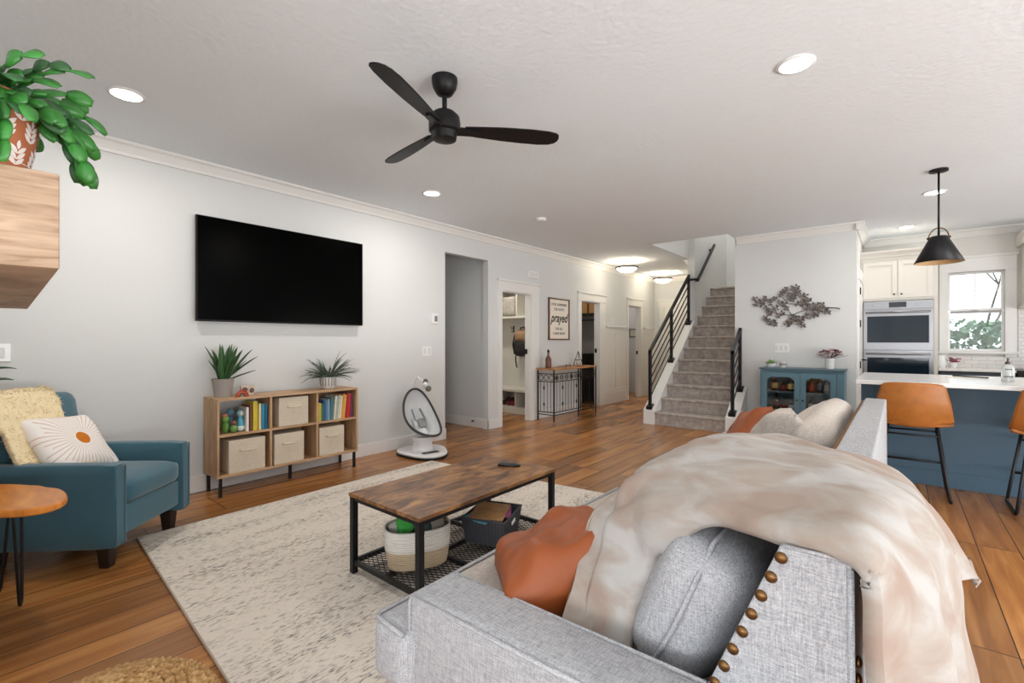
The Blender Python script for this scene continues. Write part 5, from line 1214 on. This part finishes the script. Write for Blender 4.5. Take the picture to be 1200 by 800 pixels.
clusters = [(135, 230), (150, 285), (245, 225), (200, 290), (260, 340), (300, 275), (370, 330), (290, 390), (390, 415), (245, 445), (300, 490), (340, 480), (440, 150), (470, 130), (420, 180), (410, 265), (450, 280), (545, 120), (590, 105), (570, 150), (520, 190), (540, 240), (640, 190), (680, 195), (720, 240), (600, 290), (650, 280), (700, 320), (740, 330), (770, 300), (790, 345), (860, 300), (870, 350), (920, 375), (480, 335), (540, 420), (480, 490), (500, 510), (560, 465), (630, 440), (620, 490), (650, 520), (690, 420), (750, 425), (790, 410), (820, 370), (600, 150), (500, 215), (560, 210), (340, 230), (230, 260), (180, 260), (330, 350), (430, 390), (590, 440), (660, 260), (700, 270), (820, 300), (900, 340), (760, 370), (350, 500), (270, 460), (520, 470), (650, 450)]
for c in clusters:
    p = zp(*c); b = MB()
    for k in range(5):
        a = 2*math.pi*k/5+rr.random(); L_ = rr.uniform(.036, .054); tp = p+Vector((L_*math.cos(a), -.012, L_*math.sin(a)))
        sd = Vector((-math.sin(a), 0, math.cos(a)))*.014; mid = p+(tp-p)*.6
        v = [b.bm.verts.new(q) for q in (p, mid+sd, tp, mid-sd)]; b.bm.faces.new(v)
    b.build('leaf_cluster', AMT, t, solid=.002)

# ---------------- kitchen ----------------
KW = mat('kitchen_white', '#e0dbd2', .45, var=.01)
t = thing('oven_cabinet', 'tall white kitchen cabinet around the double wall ovens', 'cabinet', (-.01, 8.4, 0))
a, c, yf = -.409, .39, 8.10
b = MB(); b.box(a, a+.03, yf, 8.72, 0, 2.38); b.box(c-.04, c, yf, 8.72, 0, 2.38); b.box(a+.03, c-.04, 8.5, 8.72, 0, 1.80); b.box(a+.03, c-.04, yf+.001, 8.72, 1.80, 2.38); b.box(a+.03, c-.04, yf+.001, 8.499, .0, .38); b.build('body', KW, t, bevel=.002)
b = MB(); b.prism([(yf, 2.38), (yf-.02, 2.38), (yf-.03, 2.41), (yf-.07, 2.45), (yf-.075, 2.47), (8.72, 2.47), (8.72, 2.38)], a, c+.02, 'x'); b.build('crown', KW, t)
def shaker(x0, x1, z0, z1, y, parent, m, knob=None, nm='door'):
    b = MB(); s_ = .055; b.box(x0, x1, y-.012, y, z0, z1); b.box(x0, x0+s_, y-.022, y-.01, z0, z1); b.box(x1-s_, x1, y-.022, y-.01, z0, z1); b.box(x0+s_, x1-s_, y-.022, y-.01, z0, z0+s_); b.box(x0+s_, x1-s_, y-.022, y-.01, z1-s_, z1)
    d = b.build(nm, m, parent, bevel=.0015)
    if knob: b = MB(); b.ball((knob[0], y-.042, knob[1]), .012, 10); b.tube([(knob[0], y-.02, knob[1]), (knob[0], y-.04, knob[1])], .005, 6); b.build('knob', mat('pewter', '#4b4f50', .4, .7), d, smooth=True)
    return d
shaker(a+.03, -.012, 1.83, 2.33, yf, t, KW, (-.045, 1.88)); shaker(-.006, c-.045, 1.83, 2.33, yf, t, KW, (.03, 1.88))
t = thing('double_oven', 'stainless steel double wall oven in the white cabinet', 'oven', (-.02, 8.2, .38))
xa, xb = a+.032, c-.042
b = MB(); b.box(xa, xb, yf-.012, 8.48, .39, 1.795); b.build('body', STEEL, t, bevel=.002)
b = MB(); b.box(xa, xb, yf-.028, yf-.01, 1.685, 1.792); b.build('control_panel', STEEL, t, bevel=.003)
b = MB(); b.box(-.10, .08, yf-.031, yf-.027, 1.705, 1.775); b.build('display', mat('oven_display', '#2c3338', .15), t)
for x in (-.26, .20): b = MB(); b.lathe([(.02, 0), (.018, .025), (0, .026)], (0, 0, 0), 20, M=Matrix.Translation((x, yf-.028, 1.74)) @ Matrix.Rotation(R(90), 4, 'X')); b.build('dial', STEEL, t, smooth='auto')
OG = mat('oven_glass', '#16222c', .05, var=0, spec=.3)
for z0, z1 in ((1.135, 1.675), (.45, 1.12)):
    b = MB(); b.box(xa, xb, yf-.045, yf-.012, z0, z1); d = b.build('oven_door', STEEL, t, bevel=.004)
    b = MB(); b.box(xa+.045, xb-.045, yf-.048, yf-.044, z0+.10, z1-.085); b.build('oven_window', OG, d)
    b = MB(); b.tube([(xa+.03, yf-.09, z1-.035), (xb-.03, yf-.09, z1-.035)], .013, 12); b.tube([(xa+.05, yf-.045, z1-.035), (xa+.05, yf-.09, z1-.035)], .009, 8); b.tube([(xb-.05, yf-.045, z1-.035), (xb-.05, yf-.09, z1-.035)], .009, 8); b.build('oven_handle', STEEL, d, smooth=True)
# base cabinets under the window
DK = mat('dark_slate_paint', '#3c444c', .5, var=.03)
t = thing('base_cabinet', 'dark slate base cabinet below the kitchen window', 'cabinet', (.7, 8.4, 0))
b = MB(); b.box(c+.005, 1.08, 8.15, 8.72, .1, .875); b.box(c+.005, 1.08, 8.2, 8.72, 0, .1); b.build('body', DK, t)
b = MB(); b.box(c+.02, 1.07, 8.13, 8.15, .69, .865); d = b.build('drawer', DK, t, bevel=.002)
b = MB(); b.tube([(.60, 8.10, .80), (.80, 8.10, .80)], .006, 8); b.tube([(.62, 8.13, .8), (.62, 8.1, .8)], .004, 6); b.tube([(.78, 8.13, .8), (.78, 8.1, .8)], .004, 6); b.build('handle', STEEL, d, smooth=True)
shaker(c+.02, .73, .12, .67, 8.15, t, DK, (.70, .6)); shaker(.735, 1.07, .12, .67, 8.15, t, DK, (.77, .6))
b = MB(); b.box(c+.003, 1.08, 8.10, 8.73, .876, .906); tag(recenter(b.build('back_countertop', QUARTZ, bevel=.003)), 'white quartz countertop running under the kitchen window', 'countertop')
t = thing('range_stove', 'dark front of a range at the right edge of the photo', 'stove', (1.45, 8.4, 0))
b = MB(); b.box(1.09, 1.85, 8.12, 8.72, .03, .905); b.build('body', mat('range_dark', '#2b2622', .3, .4), t, bevel=.004)
b = MB(); b.box(1.15, 1.79, 8.10, 8.12, .2, .7); d = b.build('oven_door', mat('range_dark', '#2b2622', .3, .4), t)
b = MB(); b.tube([(1.15, 8.05, .74), (1.79, 8.05, .74)], .012, 10); b.tube([(1.18, 8.12, .74), (1.18, 8.05, .74)], .008); b.tube([(1.76, 8.12, .74), (1.76, 8.05, .74)], .008); b.build('handle', STEEL, t, smooth=True)
for k in range(4): b = MB(); b.lathe([(.02, 0), (.018, .03), (0, .03)], (0, 0, 0), 14, M=Matrix.Translation((1.2+.17*k, 8.12, .83)) @ Matrix.Rotation(R(90), 4, 'X')); b.build('dial', STEEL, t, smooth='auto')
t = thing('range_hood', 'white panelled range hood at the right edge of the photo', 'range hood', (1.6, 8.5, 1.65))
b = MB(); b.box(1.205, 2.05, 8.30, 8.73, 1.70, 2.45); b.build('body', KW, t, bevel=.003)
b = MB(); b.prism([(8.30, 1.70), (8.26, 1.70), (8.26, 1.66), (8.73, 1.66), (8.73, 1.70)], 1.185, 2.07, 'x'); b.build('lip', KW, t)
b = MB(); b.prism([(8.30, 2.45), (8.28, 2.47), (8.22, 2.55), (8.22, 2.60), (8.73, 2.60), (8.73, 2.45)], 1.16, 2.09, 'x'); b.build('crown', KW, t)
m = bpy.data.materials.new('subway_tile'); m.use_nodes = True; nt = m.node_tree; n_ = nt.nodes; br = n_.new('ShaderNodeTexBrick'); tc = n_.new('ShaderNodeTexCoord'); mp = n_.new('ShaderNodeMapping'); mp.inputs['Rotation'].default_value = (R(90), 0, 0)
nt.links.new(tc.outputs['Object'], mp.inputs[0]); nt.links.new(mp.outputs[0], br.inputs['Vector']); br.inputs['Scale'].default_value = 1; br.inputs['Brick Width'].default_value = .15; br.inputs['Row Height'].default_value = .05; br.inputs['Mortar Size'].default_value = .0025
br.inputs['Color1'].default_value = srgb('#e4e2dd'); br.inputs['Color2'].default_value = srgb('#dcdad5'); br.inputs['Mortar'].default_value = srgb('#b9b5ae'); nt.links.new(br.outputs['Color'], n_['Principled BSDF'].inputs['Base Color']); n_['Principled BSDF'].inputs['Roughness'].default_value = .2
b = MB(); b.box(1.18, 3.2, 8.72, 8.731, .906, 1.7); b.box(.40, 1.18, 8.722, 8.731, .906, 1.05); struct(b.build('trim_13', m))
# island
t = thing('kitchen_island', 'slate blue kitchen island base with baseboard', 'kitchen island', (1.2, 5.9, 0))
b = MB(); b.box(-.25, 2.6, 5.48, 6.35, 0, .878); b.build('body', NAVY, t)
b = MB(); b.box(-.262, 2.612, 5.466, 6.362, 0, .115); b.prism([(5.466, .115), (5.472, .13), (5.48, .13), (5.48, .115)], -.262, 2.612, 'x'); b.build('base_moulding', NAVY, t, bevel=.003)
b = MB(); b.box(-.27, -.18, 5.466, 5.56, .115, .878); b.build('corner_post', NAVY, t, bevel=.003)
b = MB(); b.box(-.29, 2.66, 5.10, 6.40, .880, .915); tag(recenter(b.build('island_countertop', QUARTZ, bevel=.003)), 'long white quartz countertop of the kitchen island', 'countertop')
t = thing('soap_bottle', 'clear soap bottle with a brown pump on the island countertop', 'bottle', (.70, 5.62, .915))
b = MB(); b.lathe([(.036, 0), (.04, .006), (.04, .12), (.03, .14), (.016, .148)], (.70, 5.62, .915), 24); b.build('glass', mat('soap_glass', '#dfe3e2', .1, var=0, trans=.5), t, smooth='auto')
b = MB(); b.lathe([(.018, .145), (.018, .165), (.006, .17), (.006, .195)], (.70, 5.62, .915), 16); b.tube([(.70, 5.62, 1.11), (.70, 5.585, 1.105)], .005, 6); b.build('pump', mat('pump_brown', '#4a3429', .35), t, smooth='auto')
b = MB()
for z, w_ in ((.045, 7), (.105, 5)):
    for k in range(w_): a_ = R(-90)+(k-(w_-1)/2)*.22; b.box(-.003, .003, -.0006, .0006, -.005, .005, Matrix.Translation((.70+.0405*math.cos(a_), 5.62+.0405*math.sin(a_), .915+z)) @ rotz(a_+R(90)))
b.build('print', INK, t)
t = thing('pen_and_paper', 'dark pen lying on a sheet on the island countertop', 'pen', (.6, 6.05, .915))
b = MB(); b.tube([(.40, 6.12, .925), (.62, 5.95, .925)], .006, 8); b.build('pen', BLACKP, t, smooth=True)
b = MB(); b.box(.35, .62, 5.92, 6.14, .9155, .917); b.build('sheet', mat('paper', '#e8e2d4', .8), t)
# things on the back counter
t = thing('pink_flowers', 'bright pink flowers in a small pot below the kitchen window', 'flowers', (.56, 8.5, .906))
b = MB(); b.lathe([(.03, 0), (.04, .06), (.035, .06), (0, .05)], (.56, 8.5, .906), 20); b.build('pot', WHITEP, t, smooth='auto')
rr = random.Random(19); MG = mat('magenta_petals', '#b8346f', .6, var=.35, scale=60)
for k in range(22):
    az = rr.uniform(0, 6.3); s_ = rr.random(); p = Vector((.56+.075*s_*math.cos(az), 8.5+.06*s_*math.sin(az), .906+.07+.06*rr.random()))
    b = MB()
    for q in range(5): e = q*1.257; b.ball(p+Vector((.012*math.cos(e), .012*math.sin(e), 0)), (.011, .011, .007), 6)
    b.build('flower', MG if k % 4 else GREEN1, t, smooth=True)
t = thing('white_pitcher', 'white ceramic pitcher beside the pink flowers', 'pitcher', (.44, 8.48, .906))
b = MB(); b.lathe([(.04, 0), (.05, .02), (.052, .08), (.038, .12), (.042, .16), (.036, .16), (.034, .12), (0, .02)], (.44, 8.48, .906), 24); b.build('body', WHITEP, t, smooth='auto')
b = MB(); b.tube([(.48, 8.48, .906+.14), (.51, 8.48, .906+.11), (.51, 8.48, .906+.06), (.485, 8.48, .906+.04)], .006, 8); b.build('handle', WHITEP, t, smooth=True)

# bar stools
def stool(cx, cy, label):
    t = thing('bar_stool', label, 'bar stool', (cx, cy, 0), group='leather bar stools at the island')
    # bucket: back wall at -y side (towards camera), open to +y
    def f(u, v):
        # u around: seat front (0) -> back bottom (.45) -> back top (1); v across -1..1
        a = 2*v-1
        if u < .42:
            s = u/.42; y = .20-.36*s; z = .575-.008*math.sin(math.pi*s)+.035*a*a*(1-.2*s); hw = .20+.045*s
            x = a*hw
        else:
            s = (u-.42)/.58; ang = s*1.0
            y = -.16-.055*math.sin(min(1, s*1.6)*math.pi/2)-.02*s; z = .60+.32*s**.9+.03*(1-s)*0
            z = .575+.345*s; hw = .245-.055*s**1.6; x = a*hw; y += .085*a*a*(1-.35*s); z += .035*a*a*max(0, 1-s*3); 
            z -= .02*a**4*s
        return Vector((cx+x, cy+y, z))
    b = MB(); b.grid(f, 40, 20); b.build('bucket_seat', TAN, t, smooth=True, solid=.028, bevel=0)
    b = MB(); b.grid(lambda u, v: f(.02+u*.96, .03+v*.94)+Vector((0, -.0155 if u > .5 else 0, -.0155 if u <= .5 else 0)), 1, 1) if False else b.tube([f(.985, .04+.92*k/16)+Vector((0, 0, .0)) for k in range(17)], .0145, 8); b.build('top_seam', TAN, t, smooth=True)
    for s in (-1, 1):
        x0 = cx+s*.15; x1 = cx+s*.225
        b = MB(); b.tube([(x0, cy-.13, .585), (x1-s*.005, cy-.195, .03), (x1, cy-.19, .012), (x1, cy+.19, .012), (x1-s*.005, cy+.195, .03), (x0, cy+.12, .585)], .0105, 8); b.build('sled_leg', BLACKM, t, smooth=True)
    b = MB(); b.tube([(cx-.165, cy-.14, .50), (cx+.165, cy-.14, .50)], .008, 8); b.tube([(cx-.165, cy+.14, .50), (cx+.165, cy+.14, .50)], .008, 8); b.tube([(cx-.155, cy-.13, .583), (cx-.155, cy+.12, .583)], .009, 8); b.tube([(cx+.155, cy-.13, .583), (cx+.155, cy+.12, .583)], .009, 8); b.build('seat_frame', BLACKM, t, smooth=True)
    b = MB(); b.tube([(cx-.197, cy+.175, .24), (cx+.197, cy+.175, .24)], .010, 8); b.build('footrest', BLACKM, t, smooth=True)
stool(.085, 5.11, 'tan leather bar stool at the left end of the island, behind the sofa')
stool(.875, 5.09, 'tan leather bar stool cut off by the right edge of the photo')
# hidden room lamps for mudroom and laundry
recessed(-5.2, 5.8, 'recessed ceiling light inside the mudroom, out of sight', 14, (1, .94, .84)); recessed(-5.2, 7.8, 'recessed ceiling light inside the laundry, out of sight', 5, (1, .9, .8))
recessed(-5.2, 10.0, 'recessed ceiling light inside the farthest left room, out of sight', 7, (1, .92, .82))
